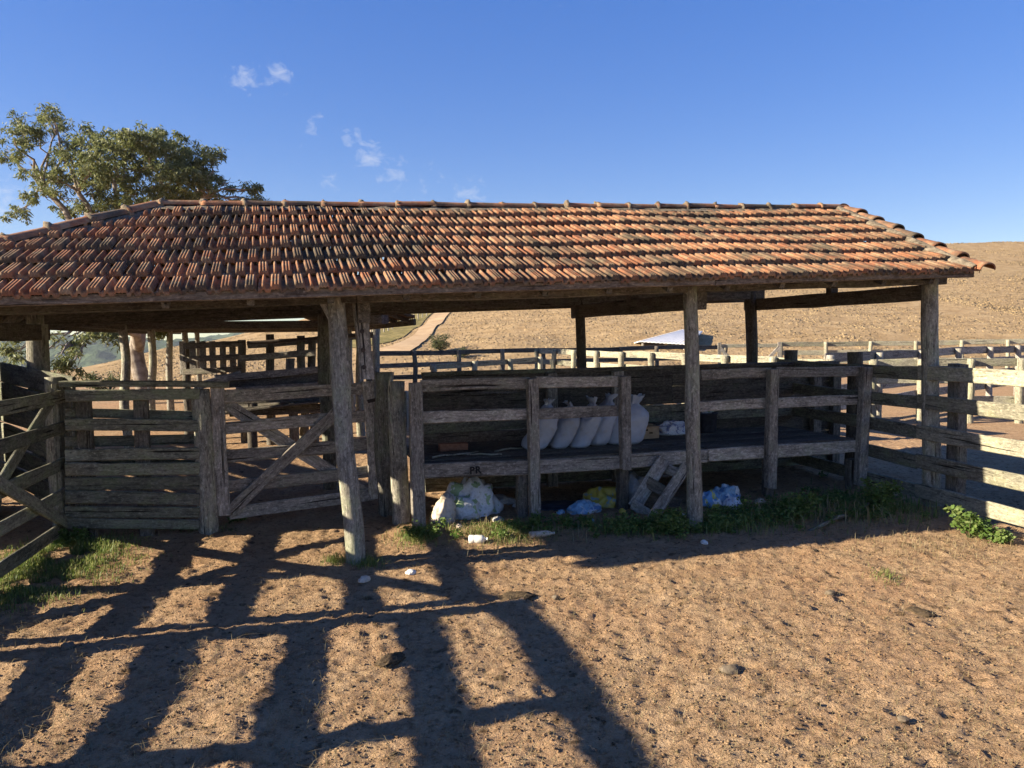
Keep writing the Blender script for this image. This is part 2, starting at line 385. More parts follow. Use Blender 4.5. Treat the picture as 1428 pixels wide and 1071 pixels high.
# road up the hill: a strip that follows the slope
def strip(name, pts, m, dz):
    vs_, fs = [], []
    n = 7
    for (a, b) in pts:
        for i in range(n):
            p = a.lerp(b, i / (n - 1)); vs_.append((p.x, p.y, Hs(p.x, p.y) + dz))
    for j in range(len(pts) - 1):
        for i in range(n - 1): fs.append((j * n + i, j * n + i + 1, (j + 1) * n + i + 1, (j + 1) * n + i))
    return obj(name, mesh(name, vs_, fs, m, True))
def road_pts(L_, R_):
    ptsl = [hitH(*p) for p in L_]; ptsr = [hitH(*p) for p in R_]; out = []
    for i in range(len(ptsl) - 1):
        for t in np.linspace(0, 1, 12, endpoint=False):
            out.append((ptsl[i].lerp(ptsl[i + 1], t), ptsr[i].lerp(ptsr[i + 1], t)))
    return out
tag(strip('dirt_road', road_pts([(505, 496), (548, 484), (583, 462), (603, 441), (628, 415)], [(566, 496), (584, 484), (605, 462), (624, 441), (646, 415)]), M_ROAD, .09), None, None, kind='structure')
tag(strip('grass_verge', road_pts([(440, 486), (500, 472), (545, 452), (570, 436), (600, 412)], [(500, 486), (545, 478), (580, 458), (600, 440), (624, 414)]), M_VERGE, .06), None, None, kind='structure')

# stubble tufts on the hill
n = 110000
ky = Y0 + 1 + (D0 + 6 - Y0) * rng.random(n) ** .8; kk = rng.uniform(-.72, .85, n); kx = kk * ky
kz = H(kx, ky); h = rng.uniform(.02, .09, n); r_ = rng.uniform(.05, .17, n); an = rng.uniform(0, 6.28, n)
tv = []
for j in range(3):
    tv.append(np.stack([kx + r_ * np.cos(an + j * 2.094), ky + r_ * np.sin(an + j * 2.094), kz - .05], -1))
tv.append(np.stack([kx + rng.normal(0, .06, n), ky + rng.normal(0, .06, n), kz + h], -1))
tv = np.stack(tv, 1).reshape(-1, 3); b0 = np.arange(n)[:, None] * 4
tri = np.concatenate([b0 + [0, 1, 3], b0 + [1, 2, 3], b0 + [2, 0, 3]], 0)
tag(obj('stubble', npmesh('stubble', tv, tri, M_STUB)), 'dry straw stubble covering the tan hillside', 'stubble', kind='stuff')

# ------------------------------------------------------------------ boards and logs
def board(name, A, B, w_, t_, parent, m, up=UP, bow=.006, ends=.02, jit=.004):
    A = V3(A); B = V3(B); X = B - A; L = X.length; X.normalize()
    Z = (up - X * up.dot(X)).normalized(); Y = Z.cross(X)
    n_ = max(2, min(9, int(L / .45))); c = min(.008, t_ * .25)
    hw, ht = w_ / 2, t_ / 2
    prof = [(ht, -hw + c), (ht, hw - c), (ht - c, hw), (-ht + c, hw), (-ht, hw - c), (-ht, -hw + c), (-ht + c, -hw), (ht - c, -hw)]
    vs_, fs = [], []
    b1, b2 = random.uniform(-bow, bow) * L, random.uniform(-bow, bow) * L; ph = random.uniform(0, 6)
    for i in range(n_ + 1):
        f = i / n_; s = math.sin(f * math.pi)
        ws = 1 + random.uniform(-.06, .06); sh = random.uniform(-jit, jit)
        for (y, z) in prof:
            x = L * f
            if i == 0: x -= random.uniform(0, ends) * .3 + (z / w_) * ends * .4
            if i == n_: x += random.uniform(0, ends) * .3 + (z / w_) * ends * .4
            vs_.append((x, y + b1 * s * .5, z * ws + b2 * s + sh))
    for i in range(n_):
        for j in range(8):
            a = i * 8 + j; b = i * 8 + (j + 1) % 8; fs.append((a, b, b + 8, a + 8))
    fs.append(tuple(range(8))[::-1]); fs.append(tuple(n_ * 8 + j for j in range(8)))
    Mx = Matrix((X, Y, Z)).transposed().to_4x4(); Mx.translation = A
    return obj(name, mesh(name, vs_, [f[::-1] for f in fs], m), parent, Mx)
def log(name, A, B, r0, r1, parent, m, bend=.02, rough=.08, sides=14):
    A = V3(A); B = V3(B); X = B - A; L = X.length; X.normalize()
    ref = V3((0, 1, 0)) if abs(X.y) < .9 else V3((1, 0, 0)); Z = (ref - X * ref.dot(X)).normalized(); Y = Z.cross(X)
    n_ = max(3, min(22, int(L / .11))); sd_ = random.uniform(0, 100); vs_, fs = [], []
    for i in range(n_ + 1):
        f = i / n_; r = r0 + (r1 - r0) * f
        cy_ = bend * (mnoise.noise(V3((f * 2.2, sd_, 0)))) * 2; cz_ = bend * (mnoise.noise(V3((f * 2.2, sd_, 9)))) * 2
        for j in range(sides):
            a = 2 * math.pi * j / sides
            rr = r * (1 + rough * 1.6 * mnoise.noise(V3((math.cos(a) * 1.1, math.sin(a) * 1.1, f * L * 1.6 + sd_))) + rough * .5 * mnoise.noise(V3((math.cos(a) * 3.5, math.sin(a) * 3.5, f * L * 1.2 + sd_))))
            vs_.append((f * L, cy_ + rr * math.cos(a), cz_ + rr * math.sin(a)))
    for i in range(n_):
        for j in range(sides):
            a = i * sides + j; b = i * sides + (j + 1) % sides; fs.append((a, a + sides, b + sides, b))
    fs.append(tuple(range(sides))); fs.append(tuple(n_ * sides + j for j in range(sides))[::-1])
    Mx = Matrix((X, Y, Z)).transposed().to_4x4(); Mx.translation = A
    me = mesh(name, vs_, fs, m); 
    for p in me.polygons: p.use_smooth = len(p.vertices) == 4
    return obj(name, me, parent, Mx)
def grd(p, dz=-.08): return V3((p.x, p.y, Hs(p.x, p.y) + dz))

# ------------------------------------------------------------------ the open shed with the tiled roof
SLP = .0335
DR, DE0, DE1 = 1.65, -.45, 3.75
eaveref = VP(480, 409, S(0, DE0), U); ZE = eaveref.z - SLP * sval(eaveref)        # eave height at s = 0
ridref = SV(714, 296, DR); ZR = ridref.z - SLP * sval(ridref)
corner = VP(1372, 383, S(0, DE0), U); S1 = sval(corner)
RUN = DR - DE0; RISE = ZR - ZE; PIT = math.atan2(RISE, RUN)
SL = sval(SV(222, 292, DR)); S0 = SL - RUN
shed = thing('tiled_shed', 'long open shed with mossy red clay tile roof on log posts', 'shed', S(1.5, 1.6))
def zf(s, d): return ZE + SLP * s + RISE * (1 - abs(d - DR) / RUN) if DE0 <= d <= DE1 else 0
def under(s, d, dz): return S(s, d, zf(s, d) + dz)
sP2 = sval(G(970, 737)); sP3 = sval(G(1297, 703))
def post(px_t, py_t, base, r, name='post'):
    top = SV(px_t, py_t, (base - O).dot(W)); return log(name, grd(base, -.15), V3((top.x, top.y, top.z)), r * 1.08, r * .95, shed, M_LOG, .03, .1)
post(472, 402, O, .083)
post(962, 394, S(sP2, 0), .074)
post(1297, 388, S(sP3, 0), .092)
def rearpost(s, r, m=M_LOG, d=3.3): log('post', grd(S(s, d), -.15), under(s, d, -.16), r, r * .9, shed, m, .03, .08)
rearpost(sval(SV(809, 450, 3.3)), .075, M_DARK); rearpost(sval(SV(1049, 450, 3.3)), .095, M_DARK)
rearpost(sval(SV(452, 520, 3.3)), .09, M_LOG); rearpost(sval(SV(52, 480, 3.3)), .125, M_LOG)
log('post', grd(S(sval(SV(52, 480, 3.3)), 0), -.15), under(-3.3, 0, -.1), .11, .1, shed, M_LOG)
# fascia, wall plates, tie beams, rafters, battens
board('fascia_board', under(S0 + .05, DE0 + .03, .002), under(sP2 - .05, DE0 + .03, .002), .078, .035, shed, M_BEAM, bow=.002)
board('fascia_board', under(sP2 - .04, DE0 + .03, .004), under(S1 - .12, DE0 + .03, .002), .078, .035, shed, M_BEAM, bow=.002)
board('fascia_board', under(S0 + .05, DE1 - .03, -.055), under(S1 - .05, DE1 - .03, -.055), .11, .035, shed, M_DARK, bow=.002)
for d in (0, 3.3):
    for a, b in ((S0 + .4, 0.05), (0.06, sP2), (sP2 + .01, sP3 + .08)):
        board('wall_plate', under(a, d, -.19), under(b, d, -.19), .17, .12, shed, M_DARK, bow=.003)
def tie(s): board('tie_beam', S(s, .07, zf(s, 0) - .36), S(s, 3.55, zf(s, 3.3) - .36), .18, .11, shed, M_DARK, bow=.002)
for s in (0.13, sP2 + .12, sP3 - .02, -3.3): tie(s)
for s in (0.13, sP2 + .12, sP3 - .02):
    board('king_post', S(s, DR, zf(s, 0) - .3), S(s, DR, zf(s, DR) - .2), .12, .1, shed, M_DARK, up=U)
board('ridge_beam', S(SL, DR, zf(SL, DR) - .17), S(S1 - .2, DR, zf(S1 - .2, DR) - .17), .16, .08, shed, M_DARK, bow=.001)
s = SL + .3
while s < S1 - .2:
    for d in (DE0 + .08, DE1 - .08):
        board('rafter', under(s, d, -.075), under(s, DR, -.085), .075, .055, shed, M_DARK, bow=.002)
    s += .62
board('hip_rafter', S(S0 + .1, DE0 + .1, zf(0, DE0 + .1) + SLP * S0 - .07), S(SL, DR, zf(SL, DR) - .09), .11, .07, shed, M_DARK)
board('hip_rafter', S(S0 + .1, DE1 - .1, zf(0, DE1 - .1) + SLP * S0 - .07), S(SL, DR, zf(SL, DR) - .09), .11, .07, shed, M_DARK)
for i in range(8): board('shade_board', S(-4.0, 1.5, .12 + i * .25), S(-4.0, 3.75, .12 + i * .25), .262, .03, shed, M_DARK, bow=0)  # out-of-view boards added under the left eave to shade the boarded fence
for d in (1.6, 3.5): log('shade_board_post', grd(S(-3.9, d)), S(-3.9, d, 2.05), .06, .055, shed, M_LOG)  # unseen posts added to carry those shading boards
# brace and old squared timber beside the front post
board('knee_brace', SV(447, 412, .0), SV(470, 455, .0), .085, .05, shed, M_WOOD, up=U)
ht_ = board('hanging_timber', SV(500, 406, .16), SV(511, 528, .16), .13, .08, shed, M_WOOD, up=U)
for py in (462, 488, 512):
    c = SV(505 + (py - 462) * .05, py, .115)
    log('bolt_hole', c, c + W * .006, .022, .022, ht_, M_IRON, 0, 0, 10)

# one clay tile: ribbed pan, lower edge thick
TW = .183; GAUGE = RUN / math.cos(PIT) / 7; TL = GAUGE + .055
PROF = [(0, .000), (.13, .000), (.165, .026), (.19, .036), (.25, .036), (.275, .026), (.31, .000), (.50, .000), (.54, .032), (.56, .040), (.64, .040), (.65, .033), (.68, .033), (.69, .040), (.77, .040), (.78, .033), (.81, .033), (.82, .040), (.90, .040), (.925, .030), (.955, .002), (.995, .000)]
def tile_arrays():
    v, q = [], []; npf = len(PROF)
    for y in (0, TL):
        for (x, z) in PROF: v.append((x * TW, y, z + .012))
    for (x, z) in PROF: v.append((x * TW, .003, z * .62 - .020))
    for i in range(npf - 1):
        q.append((i, i + 1, npf + i + 1, npf + i)); q.append((2 * npf + i, 2 * npf + i + 1, i + 1, i))
    return np.array(v), np.array(q)
TV, TQ = tile_arrays()
tile_me = npmesh('roof_tile', TV, TQ, M_TILE)
tilt = math.atan2(.040, GAUGE)
def slope_frame(side):                       # side +1 front slope, -1 rear
    X = (U + UP * SLP).normalized() * side
    Yv = (W * side * math.cos(PIT) + UP * math.sin(PIT)).normalized(); Zv = X.cross(Yv).normalized(); Yv = Zv.cross(X)
    return X, Yv, Zv
def tile_matrix(s, row, side, rnd=True):
    X, Yv, Zv = slope_frame(side)
    q = row * GAUGE
    d = DE0 + q * math.cos(PIT) if side == 1 else DE1 - q * math.cos(PIT)
    p = S(s, d, ZE + SLP * s + q * math.sin(PIT) + .012 * math.sin(s * 1.9 + row * .5) * (row > 0))
    Mx = Matrix((X, Yv, Zv)).transposed().to_4x4(); Mx.translation = p
    Mx = Mx @ Matrix.Rotation(-tilt, 4, 'X')
    Mx = Mx @ Matrix.Translation((0, 0, .045))
    if rnd: Mx = Mx @ Matrix.Translation((random.gauss(0, .003), random.gauss(0, .007), random.gauss(0, .002))) @ Matrix.Rotation(random.gauss(0, .012), 4, 'Z') @ Matrix.Rotation(random.gauss(0, .012), 4, 'Y')
    return Mx
front, rest = [], []
ncol = int((S1 - S0 - .1) / TW)
for row in range(7):
    for c in range(ncol + 1):
        s = S1 - .06 - (c + 1) * TW - (TW * .5 if row % 2 else 0)
        q = (row + .35) * GAUGE * math.cos(PIT)
        for side in (1, -1):
            if s + TW * .5 < S0 + q: continue
            Mx = tile_matrix(s if side == 1 else s + TW, row, side)
            if side == 1:
                p = Mx.translation - CAM; dpt = p.dot(fwd); px = CX + FPX * p.dot(rt) / dpt
                front.append((dpt if -30 < px < 1440 else 99, Mx))
            else: rest.append(Mx)
# hip end tiles, left
for row in range(7):
    q = (row + .3) * GAUGE * math.cos(PIT); nn = int((DE1 - DE0 - 2 * q) / TW)
    for c in range(nn):
        d = DE1 - q - c * TW
        X = -W; Yv = (U * math.cos(PIT) + UP * math.sin(PIT)); Zv = X.cross(Yv)
        Mx = Matrix((X, Yv, Zv)).transposed().to_4x4(); Mx.translation = S(S0 + row * GAUGE * math.cos(PIT), d, ZE + SLP * S0 + row * GAUGE * math.sin(PIT))
        rest.append(Mx @ Matrix.Rotation(-tilt, 4, 'X') @ Matrix.Translation((0, 0, .03)))
front.sort(key=lambda a: a[0])
for _, Mx in front[:300]: obj('roof_tile', tile_me, shed, Mx)
def tiles_joined(mats, name, parent):
    A = np.array([np.array(m_) for m_ in mats]); v = np.concatenate([TV, np.ones((len(TV), 1))], 1)
    vv = np.einsum('nij,kj->nki', A, v)[:, :, :3].reshape(-1, 3)
    qq = (TQ[None] + (np.arange(len(mats)) * len(TV))[:, None, None]).reshape(-1, 4)
    return tag(obj(name, npmesh(name, vv, qq, M_TILE), parent), None, None, kind='stuff')
tiles_joined([m_ for _, m_ in front[300:]] + rest, 'upper_roof_tiles', shed)
# ridge caps: half-round tiles with a swollen mortar collar at each joint
def cap_mesh(L, r0, r1, sq=1.0):
    vs_, fs = [], []; k_ = 11
    for (x, r) in ((0, r0), (.05, r0), (.07, r0 * .93), (L, r1)):
        for j in range(k_):
            a = math.pi * (j / (k_ - 1)); vs_.append((x, r * 1.12 * math.cos(a), r * sq * math.sin(a)))
    for j in range(k_): a = math.pi * j / (k_ - 1); vs_.append((0, (r0 - .018) * 1.12 * math.cos(a), (r0 - .018) * sq * math.sin(a)))
    for i in range(3):
        for j in range(k_ - 1): a = i * k_ + j; fs.append((a, a + k_, a + k_ + 1, a + 1))
    for j in range(k_ - 1): fs.append((j, j + 1, 4 * k_ + j + 1, 4 * k_ + j))
    return mesh('ridge_cap', vs_, fs, M_TILE, True)
def lump(name, p, sx, sy, sz, parent, m, seed, amp=.3, sub_=3, Mr=None):
    bm = bmesh.new(); bmesh.ops.create_icosphere(bm, subdivisions=sub_, radius=1)
    for v in bm.verts:
        f = 1 + amp * mnoise.fractal(v.co * 1.8 + V3((seed, seed * 2, 0)), 1, 2, 3)
        v.co = V3((v.co.x * sx * f, v.co.y * sy * f, v.co.z * sz * f))
    me = bpy.data.meshes.new(name); bm.to_mesh(me); bm.free(); me.materials.append(m); me.shade_smooth()
    Mx = Matrix.Translation(p) @ (Mr if Mr else Matrix.Identity(4)); return obj(name, me, parent, Mx)
CAPL = .385
def fillet(A, B, w0, parent, up=UP, off=.0):   # rough mortar bed under caps
    A = V3(A); B = V3(B); X = (B - A); L = X.length; X.normalize(); Y = up.cross(X).normalized(); Z = X.cross(Y)
    n_ = int(L / .05); vs_, fs = [], []; k_ = 7
    for i in range(n_ + 1):
        for j in range(k_):
            t = j / (k_ - 1) * 2 - 1
            nn = mnoise.fractal(V3((i * .22, j * 1.3, A.x)), 1, 2, 3) * .02
            vs_.append((L * i / n_, t * (w0 + nn * 1.6), .07 * (1 - abs(t) ** 1.5) + nn * .6 - .035 + off))
    for i in range(n_):
        for j in range(k_ - 1): a = i * k_ + j; fs.append((a, a + 1, a + k_ + 1, a + k_)[::-1])
    Mx = Matrix((X, Y, Z)).transposed().to_4x4(); Mx.translation = A
    return obj('mortar_bed', mesh('mortar_bed', vs_, fs, M_MORTAR, True), parent, Mx)
def caps(A, B, r=.063):
    A = V3(A); B = V3(B); X = B - A; L = X.length; X.normalize(); Y = UP.cross(X).normalized(); Z = X.cross(Y)
    nn = int(L / CAPL); me = cap_mesh(L / nn + .03, r, r * .84, .95)
    for i in range(nn):
        p = A + X * (L * i / nn) + UP * (.012 + random.gauss(0, .004))
        Mx = Matrix((X, Y, Z)).transposed().to_4x4(); Mx.translation = p
        c = obj('ridge_cap', me, shed, Mx @ Matrix.Rotation(random.gauss(0, .02), 4, 'Z') @ Matrix.Rotation(random.gauss(0, .012), 4, 'Y'))
        lump('mortar_joint', p + X * .02 - Z * .005, .046, .092 * r / .075, .094 * r / .075, shed, M_MORTAR, i * 3.1, .38, 2, Mx.to_3x3().to_4x4())
    fillet(A - Z * .02, B - Z * .02, .15, shed)
rA = S(SL, DR, zf(SL, DR) + .045); rB = S(S1 - .02, DR, zf(S1, DR) + .045)
caps(rA, rB)
caps(S(S0, DE0, ZE + SLP * S0 + .05), rA, .07); caps(S(S0, DE1, ZE + SLP * S0 + .05), rA, .07)
# right verge: tiles laid sideways in mortar, stepping down with the courses
for side in (1, -1):
    X, Yv, Zv = slope_frame(side)
    dA = DE0 if side == 1 else DE1
    fA = S(S1 - .13, dA, ZE + SLP * S1 + .055); fB = S(S1 - .13, DR, zf(S1, DR) + .055)
    fillet(fA, fB, .105, shed, up=Zv, off=.018)
    vA = S(S1 - .02, dA - side * .05, ZE + SLP * S1 + .03); vB = S(S1 - .02, DR, zf(S1, DR) + .05)
    Xc = (vB - vA); Lc = Xc.length; Xc.normalize(); Yc = UP.cross(Xc).normalized(); Zc = Xc.cross(Yc); cme = cap_mesh(Lc / 7 + .06, .098, .074, .8)
    for i in range(7):
        Mx = Matrix((Xc, Yc, Zc)).transposed().to_4x4(); Mx.translation = vA + Xc * (Lc * i / 7) + Zc * (.022 + random.gauss(0, .004)) + U * random.gauss(0, .012)
        obj('verge_cap', cme, shed, Mx @ Matrix.Rotation(random.gauss(0, .035), 4, 'Z') @ Matrix.Rotation(.085 + random.gauss(0, .02), 4, 'Y'))

# ------------------------------------------------------------------ long rear shed, low tiled roof running back
wing = thing('rear_shed', 'low dark tiled shed running back behind the long shed', 'shed', S(-1, 12))
WS0, WS1, WD0, WD1, WZ = -3.95, 1.35, 4.6, 21.0, 2.21
for d in (8.5, 11.4, 14.3, 17.5, 20.6):
    for s_, mm in ((-3.4, M_LOG), (.9, M_LOG)):
        log('post', grd(S(s_, d), -.1), S(s_, d, WZ + .1), .085, .075, wing, mm, .04, .1)
for s_ in (-3.4, .9): board('wall_plate', S(s_, WD0, WZ + .06), S(s_, WD1 - .2, WZ + .06), .16, .1, wing, M_DARK, bow=.001)
for d in (8.5, 11.4, 14.3, 17.5, 20.6): board('tie_beam', S(-3.5, d + .12, WZ + .05), S(1.0, d + .12, WZ + .05), .15, .1, wing, M_DARK)
board('fascia_board', S(WS0, WD0, WZ), S(WS0, WD1, WZ), .1, .03, wing, M_DARK, bow=.001)
board('fascia_board', S(WS1, WD0, WZ), S(WS1, WD1, WZ), .1, .03, wing, M_DARK, bow=.001)
wr = (WS1 - WS0) / 2; wp = R(22); wm = []
for side in (1, -1):
    X = -W if side == 1 else W; Yv = (U * side * math.cos(wp) + UP * math.sin(wp)); Zv = X.cross(Yv)
    for row in range(int(wr / math.cos(wp) / GAUGE) + 1):
        for c in range(int((WD1 - WD0) / TW)):
            if side == 1 and random.random() < .012: continue
            q = row * GAUGE; d = WD0 + (c + (1 if side == 1 else 0)) * TW
            Mx = Matrix((X, Yv, Zv)).transposed().to_4x4(); Mx.translation = S((WS0 if side == 1 else WS1) + side * q * math.cos(wp), d, WZ + .06 + q * math.sin(wp))
            wm.append(Mx @ Matrix.Rotation(-tilt, 4, 'X'))
tiles_joined(wm, 'wing_roof_tiles', wing)
s = WD0 + .4
while s < WD1:
    for a in (WS0 + .05, WS1 - .05): board('rafter', S(a, s, WZ + .03), S((WS0 + WS1) / 2, s, WZ + wr * math.tan(wp)), .07, .05, wing, M_DARK, bow=.001)
    s += 1.2

# ------------------------------------------------------------------ feed trough under the roof
T0 = G(583, 737); 
def T(s, d, z=0): return T0 + U * s + W * d + UP * z
def TV_(px, py, d=0.0): return VP(px, py, T(0, d), U)
trough = thing('feed_trough', 'long weathered plank feed trough with rails, under the tiled roof', 'trough', T(2.6, .7))
def tpost(px0, py0, px1, py1, w_, d=-.03, m=M_WOOD, base=True):
    a = TV_(px0, py0, d); b = TV_(px1, py1, d)
    if base: b.z = Hs(b.x, b.y) - .1
    return board('post', b, a, w_, .10, trough, m, up=U, bow=.004)
tpost(579, 534, 584, 740, .135); tpost(742, 528, 746, 722, .115)
tpost(871, 525, 872, 654, .115, base=False); tpost(1078, 515, 1074, 680, .125, -.04, base=False); tpost(1208, 512, 1199, 676, .125, -.03, base=False)
for px, py in ((1070, 695), (1187, 688), (728, 722), (868, 715)): 
    b = TV_(px, py, .09); tp = TV_(px + 3, 640, .09); board('leg', grd(V3((b.x, b.y, 0)), -.1), V3((b.x, b.y, tp.z)), .12, .1, trough, M_DARK, up=U)
for seg in (((587, 538), (738, 534)), ((748, 533), (866, 531)), ((978, 523), (1074, 519)), ((1083, 519), (1203, 517)),
            ((590, 582), (739, 577)), ((748, 577), (866, 572)), ((970, 567), (1075, 562)), ((1083, 562), (1200, 557))):
    board('rail', TV_(*seg[0], .05), TV_(*seg[1], .05), .125, .035, trough, M_WOOD)
fbs = (((588, 657), (738, 652)), ((749, 651), (868, 644)), ((877, 643), (985, 636)), ((987, 635), (1073, 630)), ((1083, 629), (1192, 622)))
FB = []
for seg in fbs: FB.append(board('front_board', TV_(*seg[0], .03), TV_(*seg[1], .03), .155, .05, trough, M_WOOD))
ZD0 = TV_(660, 646, .03).z; ZD1 = TV_(1150, 616, .03).z; sa = (TV_(588, 650) - T0).dot(U); sb = (TV_(1195, 620) - T0).dot(U)
sa2 = (TV_(660, 646) - T0).dot(U); sb2 = (TV_(1150, 616) - T0).dot(U)
def zdeck(s): return ZD0 + (ZD1 - ZD0) * (s - sa2) / (sb2 - sa2)
for i in range(6):
    d = .17 + i * .243; mid = sa + (sb - sa) * (.5 + random.uniform(-.12, .12))
    board('deck_plank', T(sa, d, zdeck(sa) - .01 + random.uniform(0, .004)), T(mid, d, zdeck(mid) - .01), .04, .236, trough, M_DARK, bow=.001)
    board('deck_plank', T(mid + .006, d, zdeck(mid) - .012), T(sb, d, zdeck(sb) - .01 + random.uniform(0, .004)), .04, .236, trough, M_DARK, bow=.001)
# plank back wall
DB = 1.62
wtop0 = TV_(600, 523, DB); wtop1 = TV_(1195, 506, DB); w0 = (wtop0 - T0).dot(U) - .1; w1 = (wtop1 - T0).dot(U) - .35
def ztop(s): return wtop0.z + (wtop1.z - wtop0.z) * (s - w0) / (w1 - w0)
cuts = [w0, w0 + 1.75, w0 + 3.5, w1]
for a, b in zip(cuts[:-1], cuts[1:]):
    nb = 6
    for i in range(nb):
        za, zb = ztop(a), ztop(b); f = (i + .5) / nb; ww = (za - .02) / nb + .004
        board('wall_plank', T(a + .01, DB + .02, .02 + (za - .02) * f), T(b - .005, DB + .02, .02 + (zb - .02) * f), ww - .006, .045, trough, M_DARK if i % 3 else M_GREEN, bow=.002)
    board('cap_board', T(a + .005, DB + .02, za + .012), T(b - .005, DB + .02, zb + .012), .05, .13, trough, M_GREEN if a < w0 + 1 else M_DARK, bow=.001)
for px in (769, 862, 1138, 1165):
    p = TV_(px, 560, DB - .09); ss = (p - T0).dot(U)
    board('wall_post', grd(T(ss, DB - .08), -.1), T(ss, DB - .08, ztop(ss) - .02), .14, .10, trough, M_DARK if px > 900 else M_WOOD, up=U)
log('corner_log', grd(T(-.12, .35), -.1), T(-.14, .35, 1.52), .10, .085, trough, M_LOG)
for px, dd, hh in ((551, .3, 1.62), (557, .45, 1.5), (563, .38, 1.4)):
    p = TV_(px, 700, dd); log('pole', grd(p), V3((p.x + .02, p.y, hh)), .032, .024, trough, M_LOG, .04, .15, 8)
# painted letters on the front board
def lettering(txt, px, py, size, parent, plane_pt, normal_off):
    cu = bpy.data.curves.new('lettering', 'FONT'); cu.body = txt; cu.size = size; cu.extrude = .0006; cu.offset = .0035; cu.space_character = 1.12
    o = bpy.data.objects.new('tmp', cu); COL.objects.link(o)
    dg = bpy.context.evaluated_depsgraph_get(); me = bpy.data.meshes.new_from_object(o.evaluated_get(dg)); bpy.data.objects.remove(o)
    me.materials.clear(); me.materials.append(M_PRINT)
    X = (U + UP * .02).normalized(); Zv = -W; Yv = Zv.cross(X)
    Mx = Matrix((X, Yv, Zv)).transposed().to_4x4(); Mx.translation = plane_pt + Zv * normal_off
    return obj('lettering', me, parent, Mx)
lettering('PR', 0, 0, .105, FB[0], TV_(654, 660, .03), .036)

# ------------------------------------------------------------------ gate in front, plank fence, left gate
gp0 = G(292, 741); gp1 = G(541, 714); gd = (gp1 - gp0).normalized()
def GP(px, py, off=0.0): return VP(px, py, gp0 + V3((-gd.y, gd.x, 0)) * off, gd)
def glog(px, pyb, pyt, r, name, label, m=M_LOG, pxt=None):
    b = G(px, pyb); t = AT(pxt or px, pyt, b.y); o = log(name, grd(b, -.12), t, r * 1.05, r * .95, None, m, .025, .1); tag(o, label, 'gate post'); return o
glog(291, 741, 543, .095, 'gate_post', 'thick log gate post between plank fence and braced gate', pxt=279)
glog(543, 715, 519, .10, 'gate_post', 'thick log gate post behind the slim poles beside the trough', pxt=536)
gate = thing('braced_gate', 'weathered cattle gate with crossed braces hung between two log posts', 'gate', GP(400, 720))
def gb(nm, a, b, w_, off=0, m=M_WOOD, up=UP, t_=.03): return board(nm, GP(*a, off), GP(*b, off), w_, t_, gate, m, up=up)
gb('stile', (303, 540), (311, 718), .14, 0, M_WOOD, U, .05); gb('stile', (513, 532), (523, 695), .13, 0, M_WOOD, U, .05)
for a, b in (((312, 553), (512, 541)), ((314, 597), (514, 579)), ((316, 637), (517, 619)), ((318, 678), (519, 657)), ((320, 716), (521, 690))):
    gb('rail', a, b, .135, .045)
gb('brace', (321, 714), (478, 568), .13, .0, M_WOOD, UP, .03); gb('brace', (310, 560), (512, 688), .13, .085, M_WOOD, UP, .03)
gb('hinge_strap', (513, 560), (530, 556), .04, -.04, M_IRON, UP, .012)

pf0 = G(97, 757); pf1 = G(282, 744); pd = (pf1 - pf0).normalized(); pn = V3((-pd.y, pd.x, 0))
pfence = thing('plank_fence', 'tall close-boarded dark plank fence between two gates', 'fence', (pf0 + pf1) / 2)
def PF(px, py, off=0.0): return VP(px, py, pf0 + pn * off, pd)
board('cap_board', PF(86, 535, .07), PF(318, 536, .07), .06, .14, pfence, M_GREEN, bow=.001)
for y0, y1, off in ((542, 559, 0), (584, 601, 0), (625, 642, 0), (644, 663, 0), (664, 683, 0), (685, 704, 0), (706, 722, 0), (723, 738, 0),
                    (571, 584, .14), (607, 622, .14), (640, 655, .14)):
    sl = random.uniform(-2, 2); a = PF(92, (y0 + y1) / 2 + sl, off); b = PF(278, (y0 + y1) / 2 - sl, off)
    board('plank', a, b, (y1 - y0) / FPX * a.y * .97, .035, pfence, M_GREEN, bow=.003)
for px in (126, 205): 
    b = PF(px, 742, .085); board('post', grd(V3((b.x, b.y, 0))), V3((b.x, b.y, 1.45)), .13, .09, pfence, M_DARK, up=pd)

LD = V3((.222, -1, 0)).normalized()
l0 = G(93, 748)
def LG(px, py, off=0.0): return VP(px, py, l0 + V3((-LD.y, LD.x, 0)) * off, LD)
lgate = thing('open_gate', 'old slatted gate with crossed braces standing beside the grassy corner', 'gate', l0 + LD * 1.5)
zs_l = [LG(60, y).z for y in (550, 605, 655, 692, 742)]
def LP(t, z, off=0.0): return l0 + LD * t + V3((-LD.y, LD.x, 0)) * off + UP * z
tops = [1.44, 1.13, .77, .47, .15]
for z in tops: board('rail', LP(.03, z, .05), LP(2.95, z + .0, .05), .125, .032, lgate, M_GREEN)
board('stile', LP(.06, .02), LP(.05, 1.56), .12, .06, lgate, M_GREEN, up=LD); board('stile', LP(2.9, .02), LP(2.9, 1.56), .12, .06, lgate, M_GREEN, up=LD)
board('brace', LP(.1, 1.46, -.0), LP(2.85, .06, -.0), .12, .03, lgate, M_GREEN); board('brace', LP(.1, .12, .10), LP(2.85, 1.46, .10), .12, .03, lgate, M_GREEN)
log('hinge_post', grd(LP(-.12, 0)), LP(-.12, 1.55), .075, .07, lgate, M_LOG)
lf = thing('side_fence', 'weathered rail fence along the pen, carried on from the open gate', 'fence', LP(6, 0))
for t in (3.1, 4.6, 6.1, 7.6, 9.1, 10.6):
    log('post', grd(LP(t, 0), -.15), LP(t + random.uniform(-.05, .05), 1.62), .10, .09, lf, M_LOG, .04, .12)
